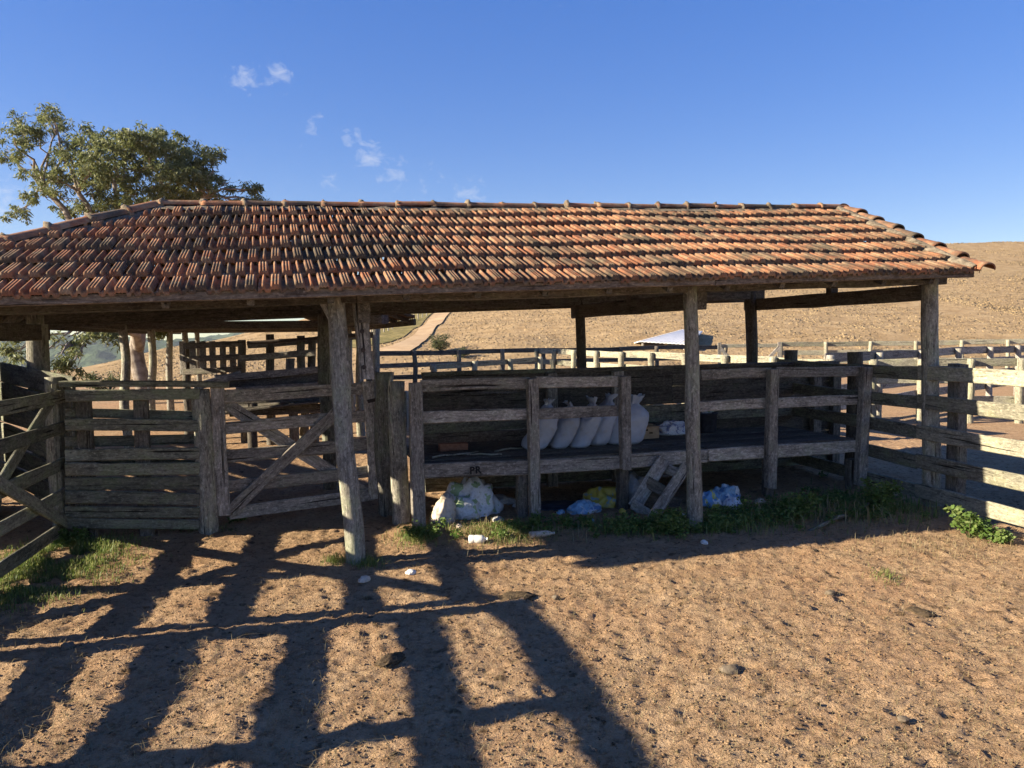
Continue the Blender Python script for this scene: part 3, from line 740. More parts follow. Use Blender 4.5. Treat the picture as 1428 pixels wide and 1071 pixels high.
for z in (1.53, 1.23, .93, .64, .38):
    for t in (3.1, 6.1): board('rail', LP(t + .01, z + random.uniform(-.03, .03), .11), LP(t + 2.98 + (1.5 if t > 5 else 0), z + random.uniform(-.03, .03), .11), .13, .035, lf, M_WOOD)

# boarded fence running back to the left
k0 = V3((-4.62, 7.78, 0)); k1 = k0 + V3((-.8, .6, 0)) * 9.9; kd = (k1 - k0).normalized(); kn = V3((-kd.y, kd.x, 0))
kf = thing('boarded_fence', 'wide-boarded fence slanting away behind the open gate', 'fence', (k0 + k1) / 2)
for z in (1.5, 1.25, 1.0, .75, .5, .25):
    for a, b in ((0, 3.2), (3.21, 6.6), (6.61, 9.9)):
        board('plank', k0 + kd * a + UP * (z + .07 * a), k0 + kd * b + UP * (z + .07 * b), .225, .035, kf, M_GREEN, bow=.002)
for t in (.2, 2.2, 4.4, 6.6, 8.8): log('post', grd(k0 + kd * t + kn * .12), k0 + kd * t + kn * .12 + UP * (1.6 + .07 * t), .09, .08, kf, M_LOG)

# ------------------------------------------------------------------ rail fences round the corral
def rail_fence(name, label, a, b, zs_, nposts, m, w_=.15, side=1, r=.085, sq=False, span=2, ztop_=None):
    a = V3((a.x, a.y, 0)); b = V3((b.x, b.y, 0)); d = (b - a).normalized(); nn = V3((-d.y, d.x, 0)) * side; L = (b - a).length
    th = thing(name, label, 'fence', (a + b) / 2)
    for i in range(nposts):
        p = a.lerp(b, i / (nposts - 1)); q = p - nn * (r + .02)
        log('post', grd(q, -.1), q + UP * (ztop_ or zs_[0] + .08), r, r * .92, th, m if m != M_PALE else M_PALE, .02, .08, 10)
    i = 0
    while i < nposts - 1:
        j = min(nposts - 1, i + span)
        p = a.lerp(b, i / (nposts - 1)); q = a.lerp(b, j / (nposts - 1))
        for z in zs_:
            o1, o2 = random.uniform(-.02, .02), random.uniform(-.02, .02)
            board('rail', p + UP * (z + o1) + d * .006, q + UP * (z + o2) - d * .006, w_, .035, th, m)
        i = j
    return th
# right pen fence: past the right post of the shed toward the viewer
f0 = G(1283, 703); fd = V3((-.215, 1, 0)).normalized()
fz = [VP(1289, y, f0, fd).z for y in (520, 561, 603, 645, 686)]
rf = thing('pen_fence', 'broad-railed pen fence nailed to the shed corner post, half in sun', 'fence', f0)
for z in fz:
    board('rail', f0 - fd * 5.2 + UP * (z + random.uniform(-.03, .03)), f0 - fd * 2.3 + UP * (z + random.uniform(-.02, .02)), .165, .035, rf, M_PALE)
    board('rail', f0 - fd * 2.29 + UP * (z + random.uniform(-.01, .01)), f0 + fd * .06 + UP * z, .165, .035, rf, M_PALE)
    board('rail', f0 + fd * .07 + UP * (z - .01), f0 + fd * 2.9 + UP * (z + .0), .155, .035, rf, M_GREEN)
fn = V3((fd.y, -fd.x, 0))
for t, mm in ((-5.0, M_LOG), (-2.35, M_LOG), (1.35, M_DARK), (2.8, M_DARK)):
    q = f0 + fd * t + fn * .13; log('post', grd(q), q + UP * 1.72, .1, .095, rf, mm)
bt = SV(1297, 520, 0) + fn * .0
board('spare_post', grd(f0 - fd * .32 + fn * .16), f0 - fd * .32 + fn * .16 + UP * 1.62, .17, .12, rf, M_DARK, up=fd)

zz = [1.42, 1.08, .74, .40]
pB0 = AT(1165, 507, 13.2); pB1 = AT(752, 491, 26)
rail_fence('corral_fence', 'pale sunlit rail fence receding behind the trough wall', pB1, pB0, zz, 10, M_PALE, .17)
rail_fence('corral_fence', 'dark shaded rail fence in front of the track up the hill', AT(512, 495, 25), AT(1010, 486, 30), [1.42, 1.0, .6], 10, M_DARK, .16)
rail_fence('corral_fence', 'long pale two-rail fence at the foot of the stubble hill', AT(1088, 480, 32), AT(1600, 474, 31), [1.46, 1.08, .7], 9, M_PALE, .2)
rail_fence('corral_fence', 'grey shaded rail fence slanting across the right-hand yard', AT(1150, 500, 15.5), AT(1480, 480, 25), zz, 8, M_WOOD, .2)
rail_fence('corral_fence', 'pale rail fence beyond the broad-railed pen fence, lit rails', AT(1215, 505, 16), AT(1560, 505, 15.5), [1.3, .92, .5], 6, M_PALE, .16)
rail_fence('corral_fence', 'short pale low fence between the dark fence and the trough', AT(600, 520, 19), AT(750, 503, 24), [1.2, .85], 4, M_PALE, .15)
# farm gate in the far fence
def far_gate(px0, px1, Y, label):
    a = AT(px0, 482, Y); b = AT(px1, 480, Y); th = thing('farm_gate', label, 'gate', V3((a.x, a.y, 0)))
    for z in (1.5, 1.05, .6, .2): board('rail', V3((a.x, a.y, z)), V3((b.x, b.y, z)), .13, .03, th, M_PALE)
    for p in (a, b): board('stile', V3((p.x, p.y - .05, .1)), V3((p.x, p.y - .05, 1.62)), .12, .05, th, M_WOOD, up=V3((1, 0, 0)))
    mx = (a + b) / 2
    board('brace', V3((a.x, a.y - .06, 1.45)), V3((mx.x, mx.y - .06, .25)), .12, .03, th, M_WOOD); board('brace', V3((mx.x, mx.y - .06, .25)), V3((b.x, b.y - .06, 1.45)), .12, .03, th, M_WOOD)
far_gate(1003, 1086, 27, 'grey braced farm gate at the foot of the stubble hill')

# loading chute and slatted hurdle behind the gate
ch = thing('loading_chute', 'dark raised timber loading chute with slatted end behind the braced gate', 'loading chute', V3((-4.0, 13, 0)))
c0 = AT(252, 482, 14.5); c1 = AT(335, 480, 14.0)
for (pa, pb) in (((252, 483), (338, 479)), ((252, 502), (338, 497)), ((252, 519), (338, 514))): board('rail', AT(*pa, 14.5), AT(*pb, 14), .11, .04, ch, M_DARK)
for px in (256, 270, 284, 298, 312, 326): board('slat', AT(px, 522, 14.47), AT(px - 2, 476, 14.47), .12, .03, ch, M_WOOD, up=V3((1, 0, 0)))
for (pa, ya, pb, yb) in (((300, 528), 12.2, (478, 512), 12.5), ((330, 545), 12.2, (478, 536), 12.5), ((335, 500), 13.5, (440, 492), 13.5), ((345, 482), 13.6, (520, 467), 14.5), ((270, 540), 11.8, (335, 522), 12.4)):
    board('rail', AT(*pa, ya), AT(*pb, yb), .12, .04, ch, M_WOOD)
for px, py, Y in ((256, 480, 14.55), (335, 474, 14.1), (372, 466, 13.7), (418, 468, 13.7), (433, 470, 13.8), (345, 520, 12.3), (478, 508, 12.6), (403, 500, 12.4)):
    t = AT(px, py, Y); log('post', V3((t.x, t.y + .08, -.1)), t + V3((0, .08, 0)), .085, .075, ch, M_DARK, .03, .1, 10)
for (pa, ya, pb, yb) in (((300, 535), 12.25, (478, 524), 12.55), ((318, 558), 12.3, (478, 552), 12.5), ((320, 575), 12.3, (478, 568), 12.5)):
    board('rail', AT(*pa, ya), AT(*pb, yb), .15, .04, ch, M_DARK)
for i in range(7):
    a = AT(300, 545, 12.25 + i * .22); b = AT(470, 545, 12.4 + i * .22); board('floor_plank', V3((a.x, a.y, .75)), V3((b.x, b.y, .95)), .04, .2, ch, M_DARK)
log('windlass_bar', AT(345, 478, 13.3), AT(505, 467, 13.6), .035, .03, ch, M_IRON, .02)

# white roofed outbuilding far behind
ob = thing('outbuilding', 'small outbuilding with white metal roof beyond the corral', 'building', AT(930, 500, 46))
Yb = 44.0
e0 = AT(868, 481, Yb); e1 = AT(1012, 478, Yb); rg0 = AT(905, 467, Yb + 2.5); rg1 = AT(958, 460, Yb + 3.5); rg1 = AT(985, 462, Yb + 3.5)
n_ = 24
def roof_sheet(name, a, b, c, d):
    vs_, fs = [], []
    for i in range(n_ + 1):
        for (p, q) in ((a, b), (d, c)):
            x = p.lerp(q, i / n_); vs_.append((x.x, x.y, x.z + (.03 if i % 2 else 0)))
    for i in range(n_): fs.append((2 * i, 2 * i + 2, 2 * i + 3, 2 * i + 1))
    for v in list(vs_): vs_.append((v[0], v[1], v[2] - .05))
    m0 = 2 * (n_ + 1)
    for i in range(n_): fs.append((m0 + 2 * i, m0 + 2 * i + 1, m0 + 2 * i + 3, m0 + 2 * i + 2)); fs.append((2 * i, m0 + 2 * i, m0 + 2 * i + 2, 2 * i + 2))
    obj(name, mesh(name, vs_, fs, M_METAL), ob)
A_ = AT(897, 476, 44); B_ = AT(985, 481, 43); C_ = AT(978, 461, 47.5); D_ = AT(955, 460, 47.5)
roof_sheet('roof_sheet', AT(893, 476, 43), AT(960, 480, 42), AT(980, 462, 46), AT(953, 460, 47))
roof_sheet('roof_sheet', AT(872, 482, 47.5), AT(893, 475.5, 43.2), AT(953, 459.5, 47.2), AT(948, 461, 51))
for px, Y in ((897, 43.6), (955, 42.6), (972, 45.5), (880, 47)):
    t = AT(px, 478, Y); log('post', V3((t.x, t.y, Hs(t.x, t.y) - .2)), V3((t.x, t.y, t.z + .1)), .1, .09, ob, M_WOOD)

# fence posts up the road side
rp = thing('wire_fence', 'row of thin posts along the track up the hill', 'fence', hitH(530, 478))
for i in range(17):
    t = i / 16; p = hitH(500 + 95 * t, 484 - 42 * t ** .8); log('post', p - UP * .2, p + UP * 1.15, .05, .045, rp, M_WOOD, .01, .05, 6)
pole = AT(523, 480, 24); o = log('utility_post', V3((pole.x, pole.y, -.1)), AT(523, 455, 24), .13, .12, None, M_LOG); tag(o, 'stout grey post standing beyond the rear shed beside the track', 'post')

# ------------------------------------------------------------------ sacks and clutter
def sack(label, base, lean, yaw, Wd, Dp, Ht, seed, m=M_SACK, tuft=.10):
    th = 20; nz_ = 26; vs_, fs = [], []
    for i in range(nz_ + 1):
        f = i / nz_
        if f < .82:
            g = f / .82; z = Ht * g; t_ = min(1, max(0, (g - .58) / .42))
            wsc = (.93 + .07 * math.sin(min(1, g * 1.2) * math.pi)) * (1 - .83 * t_ ** 2.3)
            if g < .08: wsc *= .80 + .20 * (g / .08) ** .5
        else:
            g = (f - .82) / .18; wsc = .15 + .22 * g ** .8; z = Ht + tuft * g
        e = 2.6 if f < .55 else 2.1
        for j in range(th):
            a = 2 * math.pi * j / th; c, s_ = math.cos(a), math.sin(a)
            x = math.copysign(abs(c) ** (2 / e), c) * Wd / 2 * wsc; y = math.copysign(abs(s_) ** (2 / e), s_) * Dp / 2 * (wsc ** .85)
            nn = mnoise.fractal(V3((x * 7 + seed, y * 7, z * 7)), 1, 2, 3) * .022 + .007 * mnoise.noise(V3((seed, a * .5, z * 26)))
            if f > .50: nn += .016 * math.sin(a * 6 + seed + 2 * math.sin(a * 2)) + .010 * mnoise.noise(V3((a * 2, seed, z * 20))) * min(1, (f - .50) * 4) * (1 if f < .8 else 1.3)
            sh = math.tan(lean) * z * (1 - .18 * z / Ht) + max(0, f - .80) * .22 * math.sin(seed * 3.3) + .015 * math.sin(z * 9 + seed); vs_.append((x + nn * c + sh, y + nn * s_, z - .05 * x * max(0, f - .6) + (random.uniform(-.02, .02) if i == nz_ else 0)))
    for i in range(nz_):
        for j in range(th): a = i * th + j; b = i * th + (j + 1) % th; fs.append((a, b, b + th, a + th))
    fs.append(tuple(range(th))[::-1])
    Mx = Matrix.Translation(base) @ Matrix.Rotation(yaw, 4, 'Z')
    o = obj('feed_sack', mesh('feed_sack', vs_, fs, m, True), None, Mx); tag(o, label, 'sack', 'feed sacks on the trough'); return o
def DK(px, py, d=None):                      # point on the trough deck
    p = G(px, py, ZD0 + .01)
    for _ in range(3): p = G(px, py, zdeck((p - T0).dot(U)) + .012)
    return p
lab = ['white tied feed sack leaning, the one propped outermost by the trough post', 'white tied feed sack second in the leaning row', 'white tied feed sack third in the leaning row', 'white tied feed sack in the leaning row next to the bulging sack']
for i, (px, py) in enumerate(((743, 625), (777, 623), (806, 622), (831, 619))):
    sack(lab[i], DK(px, py), R((27, 24, 25, 20)[i]), YAW + R(random.uniform(-4, 4)), .29 if i == 0 else .26, .42, (.52, .49, .51, .53)[i], i * 5.3, tuft=(.05, .04, .075, .07)[i])
sack('big bulging white sack with twisted top beside the cardboard box', DK(868, 618), R(20), YAW - R(6), .50, .34, .49, 40, tuft=.10)
# cardboard box with lettering-free faded print
bx = thing('cardboard_box', 'small printed brown cardboard box beside the bulging sack', 'box', DK(903, 612))
pb = DK(887, 613); pe = DK(919, 611)
bd = (pe - pb); bl = bd.length; bd.normalize(); bn = V3((-bd.y, bd.x, 0))
def panel(nm, a, b, h_, t_, m=M_CARD): return board(nm, a + UP * h_ / 2, b + UP * h_ / 2, h_, t_, bx, m, bow=0, ends=0, jit=0)
panel('front_panel', pb, pe, .15, .006); panel('rear_panel', pb + bn * .25, pe + bn * .25, .15, .006)
panel('side_panel', pb + bn * .005, pb + bn * .245, .15, .006); panel('side_panel', pe + bn * .005, pe + bn * .245, .15, .006)
board('flap', pb + UP * .152 + bn * .02, pe + UP * .155 + bn * .02, .006, .11, bx, M_CARD, bow=0, ends=0); board('flap', pb + UP * .165 + bn * .2, pe + UP * .16 + bn * .2, .006, .11, bx, M_CARD, bow=0, ends=0)
for dx, wd, hz in ((.07, .10, .115), (.19, .05, .075)): board('print', pb + bd * dx - bn * .0045 + UP * hz, pb + bd * (dx + wd) - bn * .0045 + UP * hz, .022, .002, bx, M_DUNG, bow=0, ends=0, jit=0)

def crumple(name, label, cat, p, sx, sy, sz, m, seed, rz=0, amp=.55, tilt_=0):
    bm = bmesh.new(); bmesh.ops.create_icosphere(bm, subdivisions=4, radius=1)
    for v in bm.verts:
        q = v.co * 1.5 + V3((seed, seed * 1.7, seed * .3))
        rid = 1 - abs(mnoise.noise(q)) * 2; r2 = 1 - abs(mnoise.noise(q * 2.3)) * 2
        f = .72 + amp * (rid * .55 + r2 * .3)
        c = v.co * f; z = c.z * sz
        if z < 0: z *= .25
        v.co = V3((c.x * sx, c.y * sy, z))
    me = bpy.data.meshes.new(name); bm.to_mesh(me); bm.free(); me.materials.append(m); me.shade_smooth()
    o = obj(name, me, None, Matrix.Translation(p) @ Matrix.Rotation(rz, 4, 'Z') @ Matrix.Rotation(tilt_, 4, 'Y')); tag(o, label, cat); return o
crumple('plastic_bag', 'crumpled printed white plastic bag lying on the trough deck by the post', 'bag', DK(938, 606) + UP * .03, .24, .13, .15, M_PRINTBAG, 3, YAW - .1)
crumple('cloth_bundle', 'pale rag draped over the dark bucket on the trough deck', 'rag', DK(985, 600) + UP * .25, .10, .09, .05, M_SACKW, 9)
def lathe(name, pts, m, seg=18):
    vs_, fs = [], []
    for (r, z) in pts:
        for j in range(seg): a = 2 * math.pi * j / seg; vs_.append((r * math.cos(a), r * math.sin(a), z))
    for i in range(len(pts) - 1):
        for j in range(seg): a = i * seg + j; b = i * seg + (j + 1) % seg; fs.append((a, b, b + seg, a + seg))
    fs.append(tuple(range(seg))[::-1]); fs.append(tuple((len(pts) - 1) * seg + j for j in range(seg)))
    return mesh(name, vs_, fs, m, True)
o = obj('bucket', lathe('bucket', [(.105, 0), (.11, .01), (.125, .24), (.135, .245), (.135, .262), (.12, .262), (.10, .03)], M_RUBBER), None, Matrix.Translation(DK(987, 602))); tag(o, 'dark blue plastic bucket behind the shed post on the trough deck', 'bucket')
a = DK(613, 629); b = DK(651, 627); o = board('wood_offcut', a + UP * .045, b + UP * .045, .085, .12, None, M_BRICK, bow=0); tag(o, 'reddish wood offcut lying on the trough deck', 'offcut')
for i, (p0, p1) in enumerate((((602, 640), (668, 632)), ((640, 634), (700, 636)), ((690, 630), (745, 624)))):
    o = log('stick', DK(*p0) + UP * .012, DK(*p1) + UP * .012, .012, .009, None, M_LOG, .02, .1, 7); tag(o, ['thin pale stick beside the offcut on the trough deck', 'thin crooked stick lying along the middle of the trough deck', 'thin stick lying before the outermost sack'][i], 'stick')

def gp(px, py, dz=0.0): p = G(px, py); return V3((p.x, p.y, Hs(p.x, p.y) + dz))
crumple('feed_bag', 'large crumpled white and green feed bag on the ground under the trough', 'bag', gp(655, 718, .02), .33, .22, .36, M_SACKW, 12, .3, .6)
crumple('paper_bag', 'creased tan paper bag slumped against the white and green bag', 'bag', gp(616, 730, .01), .14, .12, .30, M_SACKT, 17, .8, .5, .35)
crumple('plastic_bag', 'crumpled yellow plastic bag under the trough', 'bag', gp(845, 703, .02), .26, .16, .18, M_SACKY, 21, -.2, .6)
crumple('plastic_bag', 'pale blue crumpled bag beside the yellow one under the trough', 'bag', gp(815, 713, .0), .20, .12, .11, M_SACKB, 26, .4, .6)
crumple('feed_bag', 'grey torn feed bag behind the broken wooden frame', 'bag', gp(880, 702, .04), .17, .15, .30, M_SACKG, 33, 0, .7)
crumple('plastic_bag', 'blue and yellow plastic bag beside the shed post', 'bag', gp(990, 707, .02), .13, .11, .15, M_SACKBY, 38, 0, .6)
crumple('plastic_bag', 'light blue plastic bag behind the white bundle under the trough', 'bag', gp(1012, 700, .03), .2, .12, .18, M_SACKB, 44, .5, .6)
crumple('plastic_bag', 'small white bundled bag beside the light blue bag', 'bag', gp(1022, 709, .0), .12, .1, .14, M_PRINTBAG, 48, .2, .5)
crumple('tarpaulin', 'dark grey flattened tarpaulin on the ground behind the trough post', 'tarpaulin', gp(775, 706, .0), .36, .2, .05, M_RUBBER, 51, .2, .5)
crumple('feed_bag', 'grey flattened bag behind the white and green bag', 'bag', gp(690, 702, .0), .25, .14, .09, M_SACKG, 55, .1, .5)
def bottle(label, p, rz, L, r, m=M_BOTTLE):
    me = lathe('bottle', [(.6 * r, 0), (r, .02 * L), (r, .28 * L), (.93 * r, .31 * L), (r, .34 * L), (r, .66 * L), (.8 * r, .76 * L), (.36 * r, .88 * L), (.36 * r, .93 * L)], m)
    Mx = Matrix.Translation(p + UP * r * .85) @ Matrix.Rotation(rz, 4, 'Z') @ Matrix.Rotation(R(88), 4, 'Y')
    o = obj('plastic_bottle', me, None, Mx); tag(o, label, 'bottle')
    me2 = lathe('cap', [(.42 * r, 0), (.45 * r, .01), (.45 * r, .06 * L), (.3 * r, .07 * L)], m, 12)
    obj('cap', me2, o, Mx @ Matrix.Translation((0, 0, .92 * L)))
bottle('squat white plastic bottle lying on the grass before the trough', gp(654, 757), R(-8), .19, .042)
bottle('faded yellowish bottle half sunk in weeds near the trough post', gp(738, 751), R(8), .26, .034, M_SACKT)
lit = [('white crumpled cup near the front log post shadow', 573, 804, .05, M_BOTTLE), ('pale blue lid among weeds below the blue bag', 824, 731, .055, M_SACKB), ('small white wrapper at the foot of the slim shed post', 982, 759, .045, M_BOTTLE),
       ('tiny white cup standing by the bags near the trough post', 720, 708, .05, M_BOTTLE), ('dirty white flattened wrapper on soil by the front log post', 508, 814, .06, M_SACKT)]
lit += [('torn tan paper scrap beside the creased tan bag', 640, 738, .06, M_SACKT), ('crushed grey carton among weeds below the offcut', 695, 728, .07, M_SACKG), ('blue wrapper lying between the trough post and pale blue bag', 782, 718, .06, M_SACKB),
        ('yellow plastic scrap beside the grey torn feed bag', 868, 716, .06, M_SACKY), ('white film scrap at the foot of the broken wooden frame', 950, 722, .06, M_SACKW), ('tan rag half under the trough beyond the white bundled bag', 1060, 702, .08, M_SACKT)]
for i, (lb, px, py, sz, m) in enumerate(lit): crumple('wrapper', lb, 'wrapper', gp(px, py, .01), sz, sz * .7, sz * .7, m, 60 + i * 3, i, .4)
# broken wooden frame
fr = thing('broken_frame', 'broken wooden frame of nailed boards leaning under the trough', 'broken frame', gp(920, 722))
def TT(px, py, d): return TV_(px, py, d)
board('board', TT(884, 708, -.10), TT(926, 640, -.05), .16, .035, fr, M_WOOD, up=U); board('board', TT(906, 729, -.38), TT(957, 650, -.22), .13, .035, fr, M_WOOD, up=U)
board('board', TT(882, 703, -.14), TT(913, 722, -.34), .12, .035, fr, M_WOOD); board('board', TT(902, 672, -.08), TT(936, 690, -.22), .13, .035, fr, M_DARK); board('board', TT(927, 652, .02), TT(950, 662, -.16), .12, .03, fr, M_WOOD)
board('board', TT(893, 700, .05), TT(945, 712, .0), .30, .03, fr, M_DARK)
o = log('branch', gp(1130, 738, .02), gp(1212, 712, .05), .022, .016, None, M_LOG, .05, .2, 8); tag(o, 'bare branch lying on soil at the edge of the weeds', 'branch')
# dung, stones
for i, (px, py, sz) in enumerate(((722, 835, .10), (545, 922, .07), (1285, 852, .07))):
    crumple('dung_pat', ['dark flat dung pat on sunlit soil beside the fence shadow', 'dark dung pat lying inside a fence shadow', 'small dark dung lump on the open sunlit soil'][i], 'dung', gp(px, py, -.005), sz * 1.5, sz, sz * .35, M_DUNG, 80 + i * 4, i, .5)
for i, (px, py, sz) in enumerate(((1019, 938, .06), (1158, 828, .04), (95, 905, .05), (1260, 1010, .03), (775, 838, .03))):
    lump('stone', gp(px, py, .01), sz, sz * .75, sz * .55, None, M_STONE, i * 9.0, .35, 3)
    tag(bpy.context.scene.collection.objects[-1], ['largest pale stone lying alone on the sunlit soil', 'mid-sized stone on the bare soil toward the pen fence', 'stone lying in the fence shadow near the grassy corner', 'tiny stone on the open foreground soil', 'little stone beside the dark flat dung pat'][i], 'stone')

# ------------------------------------------------------------------ loose crumbs and straw on the yard
def crumbs(n, name, m, s0, s1, label, cat, flat=.6):
    y = 2.6 + 6.5 * rng.random(n) ** 1.5; x = rng.uniform(-.78, .78, n) * (y + .6); z = H(x, y); r = s0 + (s1 - s0) * rng.random(n) ** 3
    base = np.array([(1, 0, 0), (-1, 0, 0), (0, 1, 0), (0, -1, 0), (0, 0, 1), (0, 0, -1)], float)
    v = base[None] * (r[:, None, None] * rng.uniform(.6, 1.3, (n, 6, 1))); v[:, :, 2] *= flat
    a = rng.uniform(0, 6.28, n); c, s_ = np.cos(a), np.sin(a); vx = v[:, :, 0] * c[:, None] - v[:, :, 1] * s_[:, None]; vy = v[:, :, 0] * s_[:, None] + v[:, :, 1] * c[:, None]
    v = np.stack([vx + x[:, None], vy + y[:, None], v[:, :, 2] + z[:, None] + r[:, None] * .2], -1).reshape(-1, 3)
    f = np.array([(0, 2, 4), (2, 1, 4), (1, 3, 4), (3, 0, 4), (2, 0, 5), (1, 2, 5), (3, 1, 5), (0, 3, 5)]); f = (f[None] + np.arange(n)[:, None, None] * 6).reshape(-1, 3)
    tag(obj(name, npmesh(name, v, f, m)), label, cat, kind='stuff')
crumbs(60000, 'soil_clods', M_SOIL, .002, .014, 'loose clods of dry brown soil scattered across the yard', 'soil', .42)
crumbs(2600, 'dung_crumbs', M_DUNG, .004, .017, 'dark crumbs of trampled dung scattered across the yard', 'dung', .45)

def blades(name, pts, hts, m, label, cat, lean=.5, wid=.006, parent=None, seg2=True):
    n = len(pts); P = np.array(pts); hts = np.array(hts)
    a = rng.uniform(0, 6.28, n); ln = np.abs(rng.normal(0, lean, n)); dx, dy = np.cos(a), np.sin(a)
    px, py = -dy * wid, dx * wid
    sc = hts / .12
    sc = np.clip(sc, .6, 2)
    b0 = P - np.stack([px * sc, py * sc, 0 * px], -1); b1 = P + np.stack([px * sc, py * sc, 0 * px], -1)
    mid = P + np.stack([dx * hts * ln * .35, dy * hts * ln * .35, hts * .62], -1); m0 = mid - np.stack([px * sc, py * sc, 0 * px], -1) * .8; m1 = mid + np.stack([px * sc, py * sc, 0 * px], -1) * .8
    tp = P + np.stack([dx * hts * ln, dy * hts * ln, hts * (1 - .25 * np.clip(ln, 0, 2))], -1)
    v = np.stack([b0, b1, m1, m0, tp], 1).reshape(-1, 3); k_ = np.arange(n)[:, None] * 5
    f = np.concatenate([k_ + [0, 1, 2], k_ + [0, 2, 3], k_ + [3, 2, 4]], 0)
    o = obj(name, npmesh(name, v, f, m), parent)
    if label: tag(o, label, cat, kind='stuff')
    return o
def patch(cx_, cy_, rx, ry, n, h0, h1, thr=.35):
    pts, hts = [], []
    p = G(cx_, cy_)
    e = G(cx_ + rx, cy_); f = G(cx_, cy_ + ry); g = G(cx_, cy_ - ry); RX = (e - p).length; RY = (g - f).length / 2; c = (f + g) / 2
    x = rng.normal(0, .45, n) * RX + c.x; y = rng.normal(0, .45, n) * RY + c.y
    keep = vnoise(x * 4.2, y * 4.2, 17) * .6 + vnoise(x * 11, y * 11, 18) * .4 > thr
    x, y = x[keep], y[keep]; z = H(x, y) - .005
    return np.stack([x, y, z], -1), h0 + (h1 - h0) * rng.random(len(x)) ** 1.5
def many(lst):
    P, Hh = [], []
    for a in lst: p, h_ = patch(*a); P.append(p); Hh.append(h_)
    return np.concatenate(P), np.concatenate(Hh)
P, Hh = many([(55, 800, 110, 34, 9000, .02, .09), (20, 830, 90, 26, 4000, .02, .07), (95, 770, 70, 18, 3000, .03, .1)])
blades('grass', P, Hh, M_GRASS, 'short green grass in the corner beside the open gate', 'grass', .7, .005)
P, Hh = many([(590, 750, 40, 14, 1500, .03, .1), (700, 745, 80, 18, 2200, .03, .1), (905, 738, 110, 14, 1800, .03, .12), (1000, 732, 80, 18, 1800, .03, .14), (1100, 718, 90, 22, 1500, .03, .13), (1190, 708, 90, 22, 1300, .04, .17), (1250, 712, 60, 18, 600, .04, .17), (470, 783, 20, 8, 350, .03, .09), (515, 788, 25, 8, 400, .03, .09), (1240, 808, 25, 10, 200, .02, .07), (280, 738, 70, 6, 250, .03, .08)])
blades('weeds', P, Hh, M_GRASS, 'tangled green weeds along the foot of the feed trough', 'weeds', .8, .0035)
P, Hh = many([(700, 750, 110, 20, 900, .03, .14), (1150, 722, 150, 20, 500, .05, .22), (60, 815, 120, 40, 1500, .02, .08), (1290, 765, 150, 25, 900, .02, .08), (300, 560, 10, 3, 10, .02, .08)])
blades('dry_grass', P, Hh, M_DRY, 'dry straw-coloured grass mixed into the weeds', 'grass', .9, .003)
yv = 2.7 + 6 * rng.random(20000) ** 1.4; xv = rng.uniform(-.75, .75, 20000) * yv
blades('straw_litter', np.stack([xv, yv, H(xv, yv) + .002], -1), rng.uniform(.012, .05, 20000), M_DRY, 'short straw bits trampled into the yard soil', 'straw', 2.6, .0022)

# ------------------------------------------------------------------ leafy plants
def leaves(centres, radii, count, m, ln, wd, name, parent, droop=.6, shell=.5):
    V_, F_ = [], []; base = 0
    allp = []
    for (c, r), k_ in zip(zip(centres, radii), count):
        d = rng.normal(0, 1, (k_, 3)); d /= np.linalg.norm(d, axis=1)[:, None]
        rad = (shell + (1 - shell) * rng.random(k_)) ** .6
        rr = np.array(r) if np.ndim(r) else np.array([r, r, r * .75])
        allp.append(np.array(c)[None] + d * rad[:, None] * rr * rng.uniform(.55, 1.12, (k_, 1)))
    P = np.concatenate(allp); n = len(P)
    a = rng.uniform(0, 6.28, n); dz = rng.normal(-droop, .45, n)
    ax = np.stack([np.cos(a), np.sin(a), dz], -1); ax /= np.linalg.norm(ax, axis=1)[:, None]
    sd_ = np.cross(ax, rng.normal(0, 1, (n, 3))); sd_ /= np.linalg.norm(sd_, axis=1)[:, None]
    L_ = ln * rng.uniform(.6, 1.3, n)[:, None]; W_ = wd * rng.uniform(.7, 1.3, n)[:, None]
    v = np.stack([P, P + ax * L_ * .45 + sd_ * W_, P + ax * L_, P + ax * L_ * .45 - sd_ * W_], 1).reshape(-1, 3)
    q = np.arange(n * 4).reshape(-1, 4)
    return obj(name, npmesh(name, v, q, m), parent)
def limb_tube(pts, r0, r1, sides=8):
    vs_, fs = [], []; n_ = len(pts)
    for i, p in enumerate(pts):
        d = (pts[min(i + 1, n_ - 1)] - pts[max(i - 1, 0)]).normalized(); ref = V3((1, 0, 0)) if abs(d.x) < .8 else V3((0, 1, 0))
        a = d.cross(ref).normalized(); b = d.cross(a); r = r0 + (r1 - r0) * (i / (n_ - 1)) ** .8
        for j in range(sides): t = 2 * math.pi * j / sides; vs_.append(p + a * r * math.cos(t) + b * r * math.sin(t))
    for i in range(n_ - 1):
        for j in range(sides): a = i * sides + j; b = i * sides + (j + 1) % sides; fs.append((a, b, b + sides, a + sides))
    return vs_, fs
def curve_pts(a, b, n_, wob, seed, sag=0):
    out = []
    for i in range(n_ + 1):
        f = i / n_; p = a.lerp(b, f); s_ = math.sin(f * math.pi)
        out.append(p + V3((mnoise.noise(V3((f * 3, seed, 0))), mnoise.noise(V3((f * 3, seed, 5))), mnoise.noise(V3((f * 3, seed, 9))))) * wob * s_ * 2 + UP * sag * s_)
    return out
TY = 23.0
tree = thing('gum_tree', 'tall spreading gum tree rising behind the tiled roof', 'tree', AT(197, 560, TY) * 1)
tb = AT(197, 545, TY); tb.z = -.2; fork = AT(190, 420, TY)
vs_, fs = [], []
def addtube(pts, r0, r1, sides=8):
    v, f = limb_tube(pts, r0, r1, sides); b = len(vs_); vs_.extend(v); fs.extend([tuple(i + b for i in q) for q in f])
addtube(curve_pts(tb, fork, 10, .15, 1), .25, .2, 12)
